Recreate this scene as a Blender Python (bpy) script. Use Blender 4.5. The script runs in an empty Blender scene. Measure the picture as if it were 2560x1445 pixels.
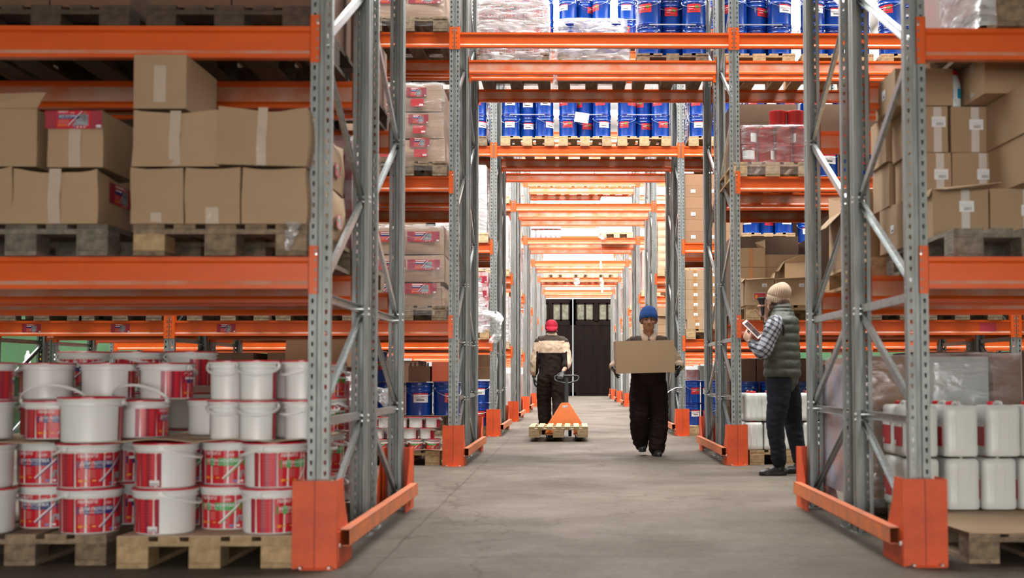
import bpy, bmesh, math, random
from mathutils import Vector, Matrix, noise as mnoise
PI = math.pi
sc = bpy.context.scene
COL = sc.collection
rnd = random.Random(7)

# ---------------------------------------------------------------- camera
cam_d = bpy.data.cameras.new('camera')
cam = bpy.data.objects.new('camera', cam_d)
COL.objects.link(cam)
cam_d.sensor_width = 36.0
cam_d.lens = 2930.09 / 2560 * 36
cam_d.shift_x = -0.07703
cam_d.shift_y = 0.03627
cam_d.clip_end = 200
cam.location = (-0.2193, 0.0, 0.8687)
cam.matrix_world = (Matrix.Translation(cam.location) @ Matrix.Rotation(-0.0153, 4, 'Z')
                    @ Matrix.Rotation(0.0436, 4, 'X') @ Matrix.Rotation(PI / 2, 4, 'X')
                    @ Matrix.Rotation(-0.0017, 4, 'Z'))
cam_d.dof.use_dof = True
cam_d.dof.focus_distance = 17.5
cam_d.dof.aperture_fstop = 2.5
sc.camera = cam
sc.view_settings.view_transform = 'Standard'
sc.view_settings.look = 'None'
sc.view_settings.gamma = 1.0
sc.view_settings.use_curve_mapping = False
sc.view_settings.exposure = 0.72
sc.cycles.max_bounces = 6
sc.cycles.diffuse_bounces = 2
sc.cycles.glossy_bounces = 3
sc.cycles.transmission_bounces = 4
sc.cycles.transparent_max_bounces = 12
sc.cycles.sample_clamp_indirect = 6.0
sc.cycles.caustics_reflective = False
sc.cycles.caustics_refractive = False

# ---------------------------------------------------------------- world and daylight
w = bpy.data.worlds.new('world'); sc.world = w
w.use_nodes = True
w.node_tree.nodes['Background'].inputs[0].default_value = (1.0, 0.98, 0.95, 1)
w.node_tree.nodes['Background'].inputs[1].default_value = 1.0
SKY = 12.0
BACK = 9.5         # the wide daylight opening behind the camera          # strength of the roof lights
SIDE = 1.6          # strength of the high side windows
FAR = 8.0           # strength of the far gable windows

# ---------------------------------------------------------------- materials
MATS = {}
def mat(name, color, rough=0.6, metal=0.0, var=0.0, vscale=8.0, color2=None, bump=0.0, bscale=60.0,
        coat=0.0, alpha=1.0, emit=None, estr=0.0, objvar=0.0, sss=0.0, trans=0.0, stretch=None, rvar=0.0, spec=0.5):
    if name in MATS: return MATS[name]
    m = bpy.data.materials.new(name); m.use_nodes = True
    nt = m.node_tree; N = nt.nodes; L = nt.links
    b = N['Principled BSDF']
    b.inputs['Base Color'].default_value = (*color, 1)
    b.inputs['Roughness'].default_value = rough
    b.inputs['Metallic'].default_value = metal
    b.inputs['Specular IOR Level'].default_value = spec
    b.inputs['Coat Weight'].default_value = coat
    b.inputs['Coat Roughness'].default_value = 0.15
    b.inputs['Alpha'].default_value = alpha
    b.inputs['Transmission Weight'].default_value = trans
    if sss:
        b.inputs['Subsurface Weight'].default_value = sss
        b.inputs['Subsurface Radius'].default_value = (0.02, 0.015, 0.012)
    if emit:
        b.inputs['Emission Color'].default_value = (*emit, 1)
        b.inputs['Emission Strength'].default_value = estr
    tc = None
    def coords():
        nonlocal tc
        if tc is None:
            t = N.new('ShaderNodeTexCoord'); tc = t.outputs['Object']
            if stretch:
                mp = N.new('ShaderNodeMapping'); mp.inputs['Scale'].default_value = stretch
                L.new(tc, mp.inputs['Vector']); tc = mp.outputs[0]
        return tc
    col = None
    if var or color2:
        n = N.new('ShaderNodeTexNoise'); n.inputs['Scale'].default_value = vscale; n.inputs['Detail'].default_value = 5
        n.inputs['Roughness'].default_value = 0.62
        L.new(coords(), n.inputs['Vector'])
        r = N.new('ShaderNodeValToRGB'); r.color_ramp.elements[0].position = 0.36; r.color_ramp.elements[1].position = 0.66
        c2 = color2 if color2 else tuple(max(0, c * (1 - var)) for c in color)
        r.color_ramp.elements[0].color = (*c2, 1); r.color_ramp.elements[1].color = (*color, 1)
        L.new(n.outputs['Fac'], r.inputs['Fac']); col = r.outputs['Color']
        if rvar:
            mr = N.new('ShaderNodeMapRange'); mr.inputs['To Min'].default_value = rough + rvar; mr.inputs['To Max'].default_value = rough - rvar
            L.new(n.outputs['Fac'], mr.inputs['Value']); L.new(mr.outputs[0], b.inputs['Roughness'])
    if objvar:
        oi = N.new('ShaderNodeObjectInfo')
        hs = N.new('ShaderNodeHueSaturation')
        mr = N.new('ShaderNodeMapRange'); mr.inputs['To Min'].default_value = 1 - objvar; mr.inputs['To Max'].default_value = 1 + objvar * 0.6
        L.new(oi.outputs['Random'], mr.inputs['Value']); L.new(mr.outputs[0], hs.inputs['Value'])
        if col: L.new(col, hs.inputs['Color'])
        else: hs.inputs['Color'].default_value = (*color, 1)
        col = hs.outputs['Color']
    if col: L.new(col, b.inputs['Base Color'])
    if bump:
        n = N.new('ShaderNodeTexNoise'); n.inputs['Scale'].default_value = bscale; n.inputs['Detail'].default_value = 3
        L.new(coords(), n.inputs['Vector'])
        bp = N.new('ShaderNodeBump'); bp.inputs['Strength'].default_value = bump; bp.inputs['Distance'].default_value = 0.01
        L.new(n.outputs['Fac'], bp.inputs['Height']); L.new(bp.outputs[0], b.inputs['Normal'])
    MATS[name] = m
    return m

galv = mat('galvanised_steel', (0.33, 0.355, 0.345), 0.45, 0.35, var=0.35, vscale=25, bump=0.05, bscale=90, stretch=(1, 1, 0.12), rvar=0.08)
galv_br = mat('galvanised_brace', (0.46, 0.50, 0.50), 0.33, 0.7, var=0.3, vscale=30)
orange = mat('orange_paint', (0.80, 0.112, 0.008), 0.36, 0.0, var=0.14, vscale=5, coat=0.08, bump=0.03, bscale=20, stretch=(0.3, 1, 1))
dusty = mat('dusty_beam_lip', (0.62, 0.36, 0.27), 0.6, color2=(0.66, 0.16, 0.05), vscale=4)
guard_m = mat('guard_paint', (0.74, 0.088, 0.010), 0.5, 0.0, color2=(0.56, 0.062, 0.010), vscale=6, bump=0.12, bscale=40)
rail_m = mat('worn_rail_paint', (0.74, 0.18, 0.05), 0.55, 0.0, color2=(0.46, 0.15, 0.07), vscale=9, bump=0.2, bscale=30)
steel = mat('zinc_bolt', (0.6, 0.6, 0.58), 0.3, 0.9)
dark_in = mat('dark_steel', (0.02, 0.02, 0.02), 0.7)
wood_old = mat('old_pallet_wood', (0.36, 0.26, 0.16), 0.8, color2=(0.15, 0.11, 0.075), vscale=7, bump=0.3, bscale=30, stretch=(2.5, 0.6, 2.5), objvar=0.25)
wood_new = mat('pallet_wood', (0.56, 0.39, 0.21), 0.75, color2=(0.36, 0.235, 0.12), vscale=7, bump=0.25, bscale=30, stretch=(2.5, 0.6, 2.5), objvar=0.15)
wood_pale = mat('pale_pallet_wood', (0.68, 0.52, 0.32), 0.7, color2=(0.50, 0.36, 0.2), vscale=7, bump=0.2, bscale=30, stretch=(2.5, 0.6, 2.5), objvar=0.1)
wood_shade = mat('shaded_pallet_wood', (0.12, 0.08, 0.05), 0.85, color2=(0.06, 0.04, 0.03), vscale=7, stretch=(2.5, 0.6, 2.5))  # pallet wood with the shade of the high shelves put into its colour
wood_grey = mat('grey_weathered_wood', (0.27, 0.235, 0.18), 0.85, color2=(0.12, 0.1, 0.075), vscale=8, bump=0.3, bscale=30, stretch=(2.5, 0.6, 2.5), objvar=0.2)
board_m = mat('cardboard', (0.44, 0.295, 0.172), 0.75, var=0.07, vscale=3, bump=0.03, bscale=150, objvar=0.07)
board_b = mat('brown_cardboard', (0.36, 0.20, 0.11), 0.75, var=0.08, vscale=3, objvar=0.08)
board_d = mat('kraft_paper_sheet', (0.62, 0.47, 0.32), 0.8, var=0.12, vscale=5, bump=0.1, bscale=15)
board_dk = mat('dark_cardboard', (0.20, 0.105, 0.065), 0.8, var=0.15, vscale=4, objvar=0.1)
tape_m = mat('clear_tape', (0.54, 0.44, 0.34), 0.16, bump=0.25, bscale=40, coat=0.5)
tape_w = mat('white_tape', (0.66, 0.61, 0.55), 0.25, bump=0.15, bscale=60, coat=0.4)
tape_b = mat('brown_tape', (0.45, 0.22, 0.08), 0.25, bump=0.15, bscale=60, coat=0.3)
paper_w = mat('white_label_paper', (0.82, 0.82, 0.82), 0.6)
ink_k = mat('black_ink', (0.03, 0.03, 0.035), 0.6)
ink_g = mat('grey_ink', (0.33, 0.34, 0.38), 0.6)
lab_red = mat('label_red', (0.60, 0.018, 0.03), 0.35)
lab_dred = mat('label_dark_red', (0.33, 0.02, 0.045), 0.4)
lab_blue = mat('label_navy', (0.025, 0.03, 0.17), 0.4)
lab_lblue = mat('label_light_blue', (0.09, 0.25, 0.62), 0.4)
lab_green = mat('label_green', (0.04, 0.33, 0.05), 0.4)
lab_white = mat('label_white', (0.85, 0.85, 0.85), 0.4)
lab_pink = mat('label_pale_red', (0.62, 0.10, 0.10), 0.4)
lab_yel = mat('label_yellow', (0.85, 0.36, 0.02), 0.4)
lab_pic = mat('label_picture_grey', (0.36, 0.38, 0.42), 0.4, var=0.6, vscale=30)
plast_w = mat('white_bucket_plastic', (0.80, 0.80, 0.78), 0.35, sss=0.0, coat=0.1)
lid_red = mat('red_lid_plastic', (0.62, 0.012, 0.035), 0.32, coat=0.2)
blue_m = mat('blue_drum_paint', (0.003, 0.050, 0.33), 0.2, 0.0, coat=0.35, var=0.1, vscale=3)
blue_dk = mat('blue_drum_lid', (0.004, 0.02, 0.19), 0.3, coat=0.4)
wire_m = mat('drum_wire', (0.65, 0.66, 0.68), 0.3, 0.8)
strap_m = mat('grey_strap', (0.30, 0.33, 0.37), 0.4)
rubber = mat('black_rubber', (0.012, 0.012, 0.012), 0.6)
can_m = mat('natural_canister_plastic', (0.76, 0.78, 0.74), 0.4, sss=0.0, coat=0.1, var=0.05, vscale=3)
red_m = mat('red_cap_plastic', (0.68, 0.02, 0.03), 0.35)

def wrap_mat(name, tint=(0.9, 0.9, 0.92), op=0.35, rough=0.12):
    m = bpy.data.materials.new(name); m.use_nodes = True
    nt = m.node_tree; N = nt.nodes; L = nt.links
    for n in list(N): N.remove(n)
    out = N.new('ShaderNodeOutputMaterial')
    tr = N.new('ShaderNodeBsdfTransparent')
    gl = N.new('ShaderNodeBsdfGlossy'); gl.inputs['Roughness'].default_value = rough; gl.inputs['Color'].default_value = (0.9, 0.92, 0.95, 1)
    df = N.new('ShaderNodeBsdfDiffuse'); df.inputs['Color'].default_value = (*tint, 1)
    tc = N.new('ShaderNodeTexCoord')
    mp = N.new('ShaderNodeMapping'); mp.inputs['Scale'].default_value = (4, 4, 13); mp.inputs['Rotation'].default_value = (0.18, 0.12, 0)
    L.new(tc.outputs['Object'], mp.inputs['Vector'])
    n = N.new('ShaderNodeTexNoise'); n.inputs['Scale'].default_value = 1.3; n.inputs['Detail'].default_value = 6; n.inputs['Distortion'].default_value = 0.6
    L.new(mp.outputs[0], n.inputs['Vector'])
    bp = N.new('ShaderNodeBump'); bp.inputs['Strength'].default_value = 0.9; bp.inputs['Distance'].default_value = 0.02
    L.new(n.outputs['Fac'], bp.inputs['Height'])
    L.new(bp.outputs[0], gl.inputs['Normal']); L.new(bp.outputs[0], df.inputs['Normal'])
    mx = N.new('ShaderNodeMixShader'); mx.inputs[0].default_value = 0.45
    L.new(df.outputs[0], mx.inputs[1]); L.new(gl.outputs[0], mx.inputs[2])
    cr = N.new('ShaderNodeMapRange'); cr.inputs['From Min'].default_value = 0.42; cr.inputs['From Max'].default_value = 0.68
    cr.inputs['To Min'].default_value = op * 0.7; cr.inputs['To Max'].default_value = min(1, op * 1.7)
    L.new(n.outputs['Fac'], cr.inputs['Value'])
    m2 = N.new('ShaderNodeMixShader')
    L.new(cr.outputs[0], m2.inputs[0]); L.new(tr.outputs[0], m2.inputs[1]); L.new(mx.outputs[0], m2.inputs[2])
    L.new(m2.outputs[0], out.inputs['Surface'])
    MATS[name] = m
    return m
film = wrap_mat('stretch_film', op=0.10)
film_w = wrap_mat('white_stretch_film', op=0.5)
film_h = wrap_mat('hazy_stretch_film', tint=(0.75, 0.72, 0.75), op=0.2)

# ---------------------------------------------------------------- mesh builder
class MB:
    def __init__(s): s.v = []; s.f = []; s.m = []; s.s = []; s.mats = []
    def mi(s, m):
        if m not in s.mats: s.mats.append(m)
        return s.mats.index(m)
    def add(s, vs, fs, m, smooth=False, T=None):
        o = len(s.v); i = s.mi(m)
        for p in vs:
            p = Vector(p)
            s.v.append(T @ p if T else p)
        for f in fs:
            s.f.append([o + k for k in f]); s.m.append(i); s.s.append(smooth)
        return s
    def box(s, x0, x1, y0, y1, z0, z1, m, T=None, bev=0.0):
        if bev <= 0:
            vs = [(x, y, z) for z in (z0, z1) for y in (y0, y1) for x in (x0, x1)]
            fs = [(0, 2, 3, 1), (4, 5, 7, 6), (0, 1, 5, 4), (2, 6, 7, 3), (0, 4, 6, 2), (1, 3, 7, 5)]
            return s.add(vs, fs, m, False, T)
        b = bev
        pts = []
        for z in (z0, z1):
            for y in (y0, y1):
                for x in (x0, x1):
                    sx = b if x == x0 else -b; sy = b if y == y0 else -b; sz = b if z == z0 else -b
                    pts.append([(x, y + sy, z + sz), (x + sx, y, z + sz), (x + sx, y + sy, z)])
        vs = [p for q in pts for p in q]
        V = lambda c, k: c * 3 + k
        fs = []
        fs.append((V(0, 0), V(4, 0), V(6, 0), V(2, 0))); fs.append((V(1, 0), V(3, 0), V(7, 0), V(5, 0)))
        fs.append((V(0, 1), V(1, 1), V(5, 1), V(4, 1))); fs.append((V(2, 1), V(6, 1), V(7, 1), V(3, 1)))
        fs.append((V(0, 2), V(2, 2), V(3, 2), V(1, 2))); fs.append((V(4, 2), V(5, 2), V(7, 2), V(6, 2)))
        for c in range(8):
            fs.append((V(c, 0), V(c, 1), V(c, 2)))
        for a, bb, k1, k2 in ((0, 1, 1, 2), (2, 3, 1, 2), (4, 5, 1, 2), (6, 7, 1, 2), (0, 2, 0, 2), (1, 3, 0, 2), (4, 6, 0, 2), (5, 7, 0, 2),
                              (0, 4, 0, 1), (1, 5, 0, 1), (2, 6, 0, 1), (3, 7, 0, 1)):
            fs.append((V(a, k1), V(bb, k1), V(bb, k2), V(a, k2)))
        return s.add(vs, fs, m, False, T)
    def lathe(s, prof, m, seg=24, T=None, smooth=True, a0=0.0, a1=2 * PI, caps=True):
        full = abs(a1 - a0 - 2 * PI) < 1e-6
        n = seg if full else seg + 1
        vs = []
        for r, z in prof:
            for k in range(n):
                a = a0 + (a1 - a0) * k / seg
                vs.append((r * math.cos(a), r * math.sin(a), z))
        fs = []
        for i in range(len(prof) - 1):
            for k in range(seg):
                k2 = (k + 1) % n if full else k + 1
                fs.append((i * n + k, i * n + k2, (i + 1) * n + k2, (i + 1) * n + k))
        s.add(vs, fs, m, smooth, T)
        if caps and full:
            for i, (r, z) in ((0, prof[0]), (len(prof) - 1, prof[-1])):
                if r > 1e-4:
                    ring = [(r * math.cos(2 * PI * k / seg), r * math.sin(2 * PI * k / seg), z) for k in range(seg)]
                    if i == 0: ring = ring[::-1]
                    s.add(ring, [tuple(range(seg))], m, False, T)
        return s
    def tube(s, pts, r, m, seg=8, T=None, closed=False, flat=1.0, smooth=True, cap=True):
        pts = [Vector(p) for p in pts]; n = len(pts)
        vs = []; up = None
        for i, p in enumerate(pts):
            a = pts[(i - 1) % n] if (closed or i > 0) else pts[i]
            b = pts[(i + 1) % n] if (closed or i < n - 1) else pts[i]
            d = (b - a).normalized()
            if up is None:
                up = Vector((0, 0, 1)) if abs(d.z) < 0.9 else Vector((0, 1, 0))
            sd = d.cross(up).normalized(); u2 = sd.cross(d).normalized(); up = u2
            rr = r[i] if isinstance(r, (list, tuple)) else r
            for k in range(seg):
                an = 2 * PI * k / seg
                vs.append(p + sd * (math.cos(an) * rr) + u2 * (math.sin(an) * rr * flat))
        fs = []
        for i in range(n if closed else n - 1):
            j = (i + 1) % n
            for k in range(seg):
                k2 = (k + 1) % seg
                fs.append((i * seg + k, i * seg + k2, j * seg + k2, j * seg + k))
        if not closed and cap:
            fs.append(tuple(range(seg))[::-1]); fs.append(tuple((n - 1) * seg + k for k in range(seg)))
        return s.add(vs, fs, m, smooth, T)
    def prism(s, prof, a, b, m, axis='x', T=None, smooth=False, caps=True):
        n = len(prof); vs = []
        for t in (a, b):
            for p, q in prof:
                vs.append((t, p, q) if axis == 'x' else (p, t, q) if axis == 'y' else (p, q, t))
        fs = [(k, (k + 1) % n, n + (k + 1) % n, n + k) for k in range(n)]
        if caps: fs += [tuple(range(n))[::-1], tuple(n + k for k in range(n))]
        return s.add(vs, fs, m, smooth, T)
    def quad(s, pts, m, T=None): return s.add(pts, [(0, 1, 2, 3)], m, False, T)
    def merge(s, o, T=None):
        off = len(s.v)
        s.v += [T @ p if T else p.copy() for p in o.v]
        mp = [s.mi(m) for m in o.mats]
        s.f += [[off + k for k in f] for f in o.f]; s.m += [mp[i] for i in o.m]; s.s += o.s
        return s
    def mesh(s, name, fix=True):
        me = bpy.data.meshes.new(name)
        me.from_pydata([tuple(p) for p in s.v], [], s.f)
        for m in s.mats: me.materials.append(m)
        me.polygons.foreach_set('material_index', s.m)
        me.polygons.foreach_set('use_smooth', s.s)
        me.update()
        if fix:
            b = bmesh.new(); b.from_mesh(me)
            bmesh.ops.remove_doubles(b, verts=b.verts, dist=1e-5)
            bmesh.ops.recalc_face_normals(b, faces=b.faces)
            b.to_mesh(me); b.free()
            if any(s.s): me.set_sharp_from_angle(angle=0.75)
        return me
    def build(s, name, parent=None, loc=None, rz=0.0, fix=True):
        o = bpy.data.objects.new(name, s.mesh(name, fix)); COL.objects.link(o)
        if parent: o.parent = parent
        if loc: o.location = loc
        if rz: o.rotation_euler = (0, 0, rz)
        return o

def use(me, name, parent=None, loc=None, rz=0.0):
    o = bpy.data.objects.new(name, me); COL.objects.link(o)
    if parent: o.parent = parent
    if loc: o.location = loc
    if rz: o.rotation_euler = (0, 0, rz)
    return o
LABELS = {}
def tag(o, label, cat, group=None, kind='thing'):
    o['label'] = label; o['category'] = cat; o['kind'] = kind
    if group: o['group'] = group
    LABELS.setdefault(label, []).append(o.name)
    n = len(label.replace('-', '').split())
    if n < 4 or n > 16: print('LABEL LENGTH', n, label)
    return o
def thing(name, label, cat, loc=(0, 0, 0), rz=0.0, group=None):
    o = bpy.data.objects.new(name, None); COL.objects.link(o)
    o.location = loc; o.rotation_euler = (0, 0, rz); o.empty_display_size = 0.1
    return tag(o, label, cat, group)
def struct(o):
    o['kind'] = 'structure'; return o
def dup(root, loc=None, rz=None, label=None, group=None, name=None):
    r = root.copy(); COL.objects.link(r)
    if name: r.name = name
    if loc is not None: r.location = loc
    if rz is not None: r.rotation_euler = (0, 0, rz)
    if label: tag(r, label, r['category'], group or r.get('group'))
    for ch in list(root.children):
        c = ch.copy(); COL.objects.link(c); c.parent = r
        for g in list(ch.children):
            d = g.copy(); COL.objects.link(d); d.parent = c
    return r
def T3(x=0, y=0, z=0, rz=0, rx=0, ry=0, s=1):
    return Matrix.Translation((x, y, z)) @ Matrix.Rotation(rz, 4, 'Z') @ Matrix.Rotation(ry, 4, 'Y') @ Matrix.Rotation(rx, 4, 'X') @ Matrix.Scale(s, 4)
ORD = ['', 'first', 'second', 'third', 'fourth', 'fifth', 'sixth', 'seventh', 'eighth', 'ninth', 'tenth', 'eleventh', 'twelfth']
# ---------------------------------------------------------------- the hall
R = {k: (5.468 if k == 1 else 11.6085 + (k - 2) * 5.785) for k in range(1, 9)}
L1, L2, L3, L4 = 1.434, 2.872, 4.324, 5.765
XW, YB, YF, ZC = 8.7, -7.0, 54.6, 11.2

def floor_material():
    m = bpy.data.materials.new('concrete_floor'); m.use_nodes = True
    nt = m.node_tree; N = nt.nodes; L = nt.links; b = N['Principled BSDF']
    tc = N.new('ShaderNodeTexCoord')
    def noise_(sc_, det=6, ro=0.6, st=None, dist=0.0):
        n = N.new('ShaderNodeTexNoise'); n.inputs['Scale'].default_value = sc_; n.inputs['Detail'].default_value = det
        n.inputs['Roughness'].default_value = ro; n.inputs['Distortion'].default_value = dist
        if st:
            mp = N.new('ShaderNodeMapping'); mp.inputs['Scale'].default_value = st; L.new(tc.outputs['Object'], mp.inputs[0]); L.new(mp.outputs[0], n.inputs['Vector'])
        else: L.new(tc.outputs['Object'], n.inputs['Vector'])
        return n.outputs['Fac']
    def ramp(src, p0, p1, c0, c1):
        r = N.new('ShaderNodeValToRGB'); r.color_ramp.elements[0].position = p0; r.color_ramp.elements[1].position = p1
        r.color_ramp.elements[0].color = (*c0, 1); r.color_ramp.elements[1].color = (*c1, 1); L.new(src, r.inputs[0]); return r.outputs[0]
    base = ramp(noise_(0.9, 8, 0.65), 0.3, 0.7, (0.092, 0.077, 0.060), (0.190, 0.166, 0.137))
    fine = ramp(noise_(22, 6, 0.75), 0.3, 0.7, (0.66, 0.64, 0.62), (1.0, 1.0, 1.0))
    mul = N.new('ShaderNodeMix'); mul.data_type = 'RGBA'; mul.blend_type = 'MULTIPLY'; mul.inputs[0].default_value = 1
    L.new(base, mul.inputs[6]); L.new(fine, mul.inputs[7])
    stain = ramp(noise_(1.6, 5, 0.7, (0.55, 2.0, 1), 0.7), 0.60, 0.72, (0, 0, 0), (1, 1, 1))
    st = N.new('ShaderNodeMix'); st.data_type = 'RGBA'; st.blend_type = 'MIX'; st.inputs[7].default_value = (0.09, 0.075, 0.06, 1)
    mm = N.new('ShaderNodeMath'); mm.operation = 'MULTIPLY'; mm.inputs[1].default_value = 0.45; L.new(stain, mm.inputs[0])
    L.new(mm.outputs[0], st.inputs[0]); L.new(mul.outputs[2], st.inputs[6])
    # small dark chips and cracks
    vor = N.new('ShaderNodeTexVoronoi'); vor.feature = 'DISTANCE_TO_EDGE'; vor.inputs['Scale'].default_value = 0.42
    nv = N.new('ShaderNodeTexNoise'); nv.inputs['Scale'].default_value = 2.2; nv.inputs['Detail'].default_value = 6
    L.new(tc.outputs['Object'], nv.inputs['Vector'])
    va = N.new('ShaderNodeVectorMath'); va.operation = 'MULTIPLY_ADD'; va.inputs[1].default_value = (0.9, 0.9, 0); L.new(nv.outputs['Color'], va.inputs[0]); L.new(tc.outputs['Object'], va.inputs[2])
    L.new(va.outputs[0], vor.inputs['Vector'])
    cr = ramp(vor.outputs['Distance'], 0.0, 0.006, (0.55, 0.5, 0.46), (1, 1, 1))
    m3 = N.new('ShaderNodeMix'); m3.data_type = 'RGBA'; m3.blend_type = 'MULTIPLY'; m3.inputs[0].default_value = 0.8
    L.new(st.outputs[2], m3.inputs[6]); L.new(cr, m3.inputs[7])
    spots = ramp(noise_(7, 3, 0.5, (1, 2.2, 1)), 0.70, 0.76, (1, 1, 1), (0.45, 0.4, 0.36))
    m4 = N.new('ShaderNodeMix'); m4.data_type = 'RGBA'; m4.blend_type = 'MULTIPLY'; m4.inputs[0].default_value = 0.7
    L.new(m3.outputs[2], m4.inputs[6]); L.new(spots, m4.inputs[7])
    # cast joints across and along the hall
    jt = None
    for ax, per, off in ((1, 3.05, .35), (0, 4.4, 1.1)):
        sp = N.new('ShaderNodeSeparateXYZ'); L.new(va.outputs[0] if False else tc.outputs['Object'], sp.inputs[0])
        a1 = N.new('ShaderNodeMath'); a1.operation = 'ADD'; a1.inputs[1].default_value = off; L.new(sp.outputs[ax], a1.inputs[0])
        nz = N.new('ShaderNodeTexNoise'); nz.inputs['Scale'].default_value = 3.0; L.new(tc.outputs['Object'], nz.inputs['Vector'])
        a2 = N.new('ShaderNodeMath'); a2.operation = 'MULTIPLY_ADD'; a2.inputs[1].default_value = .05; L.new(nz.outputs['Fac'], a2.inputs[0]); L.new(a1.outputs[0], a2.inputs[2])
        pp = N.new('ShaderNodeMath'); pp.operation = 'PINGPONG'; pp.inputs[1].default_value = per; L.new(a2.outputs[0], pp.inputs[0])
        c_ = ramp(pp.outputs[0], 0.0, 0.012, (0.42, 0.38, 0.33), (1, 1, 1))
        m5 = N.new('ShaderNodeMix'); m5.data_type = 'RGBA'; m5.blend_type = 'MULTIPLY'; m5.inputs[0].default_value = 0.75
        L.new(jt if jt else m4.outputs[2], m5.inputs[6]); L.new(c_, m5.inputs[7]); jt = m5.outputs[2]
    L.new(jt, b.inputs['Base Color'])
    rr = ramp(noise_(1.3, 6, 0.6), 0.3, 0.7, (0.5,) * 3, (0.8,) * 3); L.new(rr, b.inputs['Roughness'])
    b.inputs['Specular IOR Level'].default_value = 0.12
    bp = N.new('ShaderNodeBump'); bp.inputs['Strength'].default_value = 0.25; bp.inputs['Distance'].default_value = 0.01
    L.new(noise_(40, 5, 0.7), bp.inputs['Height']); L.new(bp.outputs[0], b.inputs['Normal'])
    return m
def slab(name, x0, x1, y0, y1, z0, z1, m):
    return struct(MB().box(x0, x1, y0, y1, z0, z1, m).build(name))
slab('floor', -XW - .3, XW + .3, YB - .3, YF + .3, -0.3, 0.0, floor_material())
wallm = mat('white_wall_plaster', (0.46, 0.46, 0.44), 0.8, color2=(0.36, 0.36, 0.34), vscale=1.5)
greenm = mat('green_wall_paint', (0.006, 0.10, 0.016), 0.6, var=0.35, vscale=1.2)
farm = mat('grey_gable_wall', (0.42, 0.43, 0.44), 0.8, color2=(0.34, 0.35, 0.36), vscale=2)
ceilm = mat('white_roof_lining', (0.55, 0.55, 0.55), 0.7)
paneS = mat('skylight_pane', (0.9, 0.9, 0.9), 0.4, emit=(1.0, 0.985, 0.955), estr=SKY)
paneW = mat('side_window_pane', (0.9, 0.9, 0.9), 0.4, emit=(1.0, 0.985, 0.955), estr=SIDE)
paneF = mat('gable_window_pane', (0.9, 0.9, 0.9), 0.4, emit=(0.95, 0.98, 1.0), estr=FAR)
steelw = mat('window_steel', (0.35, 0.37, 0.38), 0.5)
# side walls: green up to 2.6 m, white above, a long strip window high up
for sgn, nm in ((-1, 'left'), (1, 'right')):
    x = sgn * XW
    b = MB()
    xo = x + sgn * 0.3
    a, c = min(x, xo), max(x, xo)
    b.box(a, c, YB - .3, YF + .3, 0, 2.6, greenm)
    b.box(a, c, YB - .3, YF + .3, 2.6, 6.2, wallm)
    b.box(a, c, YB - .3, YF + .3, 10.2, ZC, wallm)
    b.box(a, c, YB - .3, 9.2, 6.2, 10.2, wallm)
    b.box(a, c, 53.5, YF + .3, 6.2, 10.2, wallm)
    struct(b.build('wall_' + nm))
    b = MB()
    b.box(min(x + sgn * .12, x + sgn * .15), max(x + sgn * .12, x + sgn * .15), 9.2, 53.5, 6.2, 10.2, paneW)
    for k in range(23):
        y = 9.2 + 44.3 * k / 22
        b.box(min(x, x + sgn * .11), max(x, x + sgn * .11), y - .04, y + .04, 6.2, 10.2, steelw)
    b.box(min(x, x + sgn * .11), max(x, x + sgn * .11), 9.2, 53.5, 8.15, 8.25, steelw)
    struct(b.build('window_%d' % (1 if sgn < 0 else 2)))
# far gable with the doorway and a high strip of windows
DX0, DX1, DZ = -2.35, 1.95, 4.62
b = MB()
b.box(-XW, DX0, YF, YF + .3, 0, 8.2, farm); b.box(DX1, XW, YF, YF + .3, 0, 8.2, farm); b.box(DX0, DX1, YF, YF + .3, DZ, 8.2, farm)
b.box(-XW, XW, YF, YF + .3, 10.9, ZC, farm)
struct(b.build('wall_far'))
b = MB(); b.box(-XW, XW, YF + .12, YF + .15, 8.2, 10.9, paneF)
for k in range(12):
    x = -XW + 2 * XW * k / 11; b.box(x - .04, x + .04, YF, YF + .11, 8.2, 10.9, steelw)
struct(b.build('window_3'))
wb_ = MB().box(-XW, -4.2, YB - .3, YB, 0, ZC, wallm); wb_.box(4.2, XW, YB - .3, YB, 0, ZC, wallm); wb_.box(-4.2, 4.2, YB - .3, YB, 2.9, ZC, wallm)
struct(wb_.build('wall_behind'))
paneB = mat('gateway_daylight', (0.9, 0.9, 0.9), 0.4, emit=(1.0, 0.975, 0.93), estr=BACK)
struct(MB().box(-4.2, 4.2, YB - .25, YB - .2, 0, 2.9, paneB).build('window_20'))
# roof lining with roof-light openings over the cross aisles
lights = [] + [(R[k] + 2.7, R[k] + 5.5) for k in range(1, 9)]
b = MB(); y = YB - .3
for (a, c) in lights:
    c = min(c, YF - .6)
    b.box(-XW, XW, y, a, ZC, ZC + .3, ceilm); y = c
    b.box(-XW, -XW + .6, a, c, ZC, ZC + .3, ceilm); b.box(XW - .6, XW, a, c, ZC, ZC + .3, ceilm)
b.box(-XW, XW, y, YF + .3, ZC, ZC + .3, ceilm)
for k in range(14):
    yy = -5 + k * 4.4
    b.box(-XW, XW, yy - .06, yy + .06, ZC - .35, ZC, steelw)
struct(b.build('ceiling'))
for i, (a, c) in enumerate(lights):
    c = min(c, YF - .6)
    struct(MB().box(-XW + .6, XW - .6, a, c, ZC + .16, ZC + .2, paneS).build('window_%d' % (i + 4)))

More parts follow.
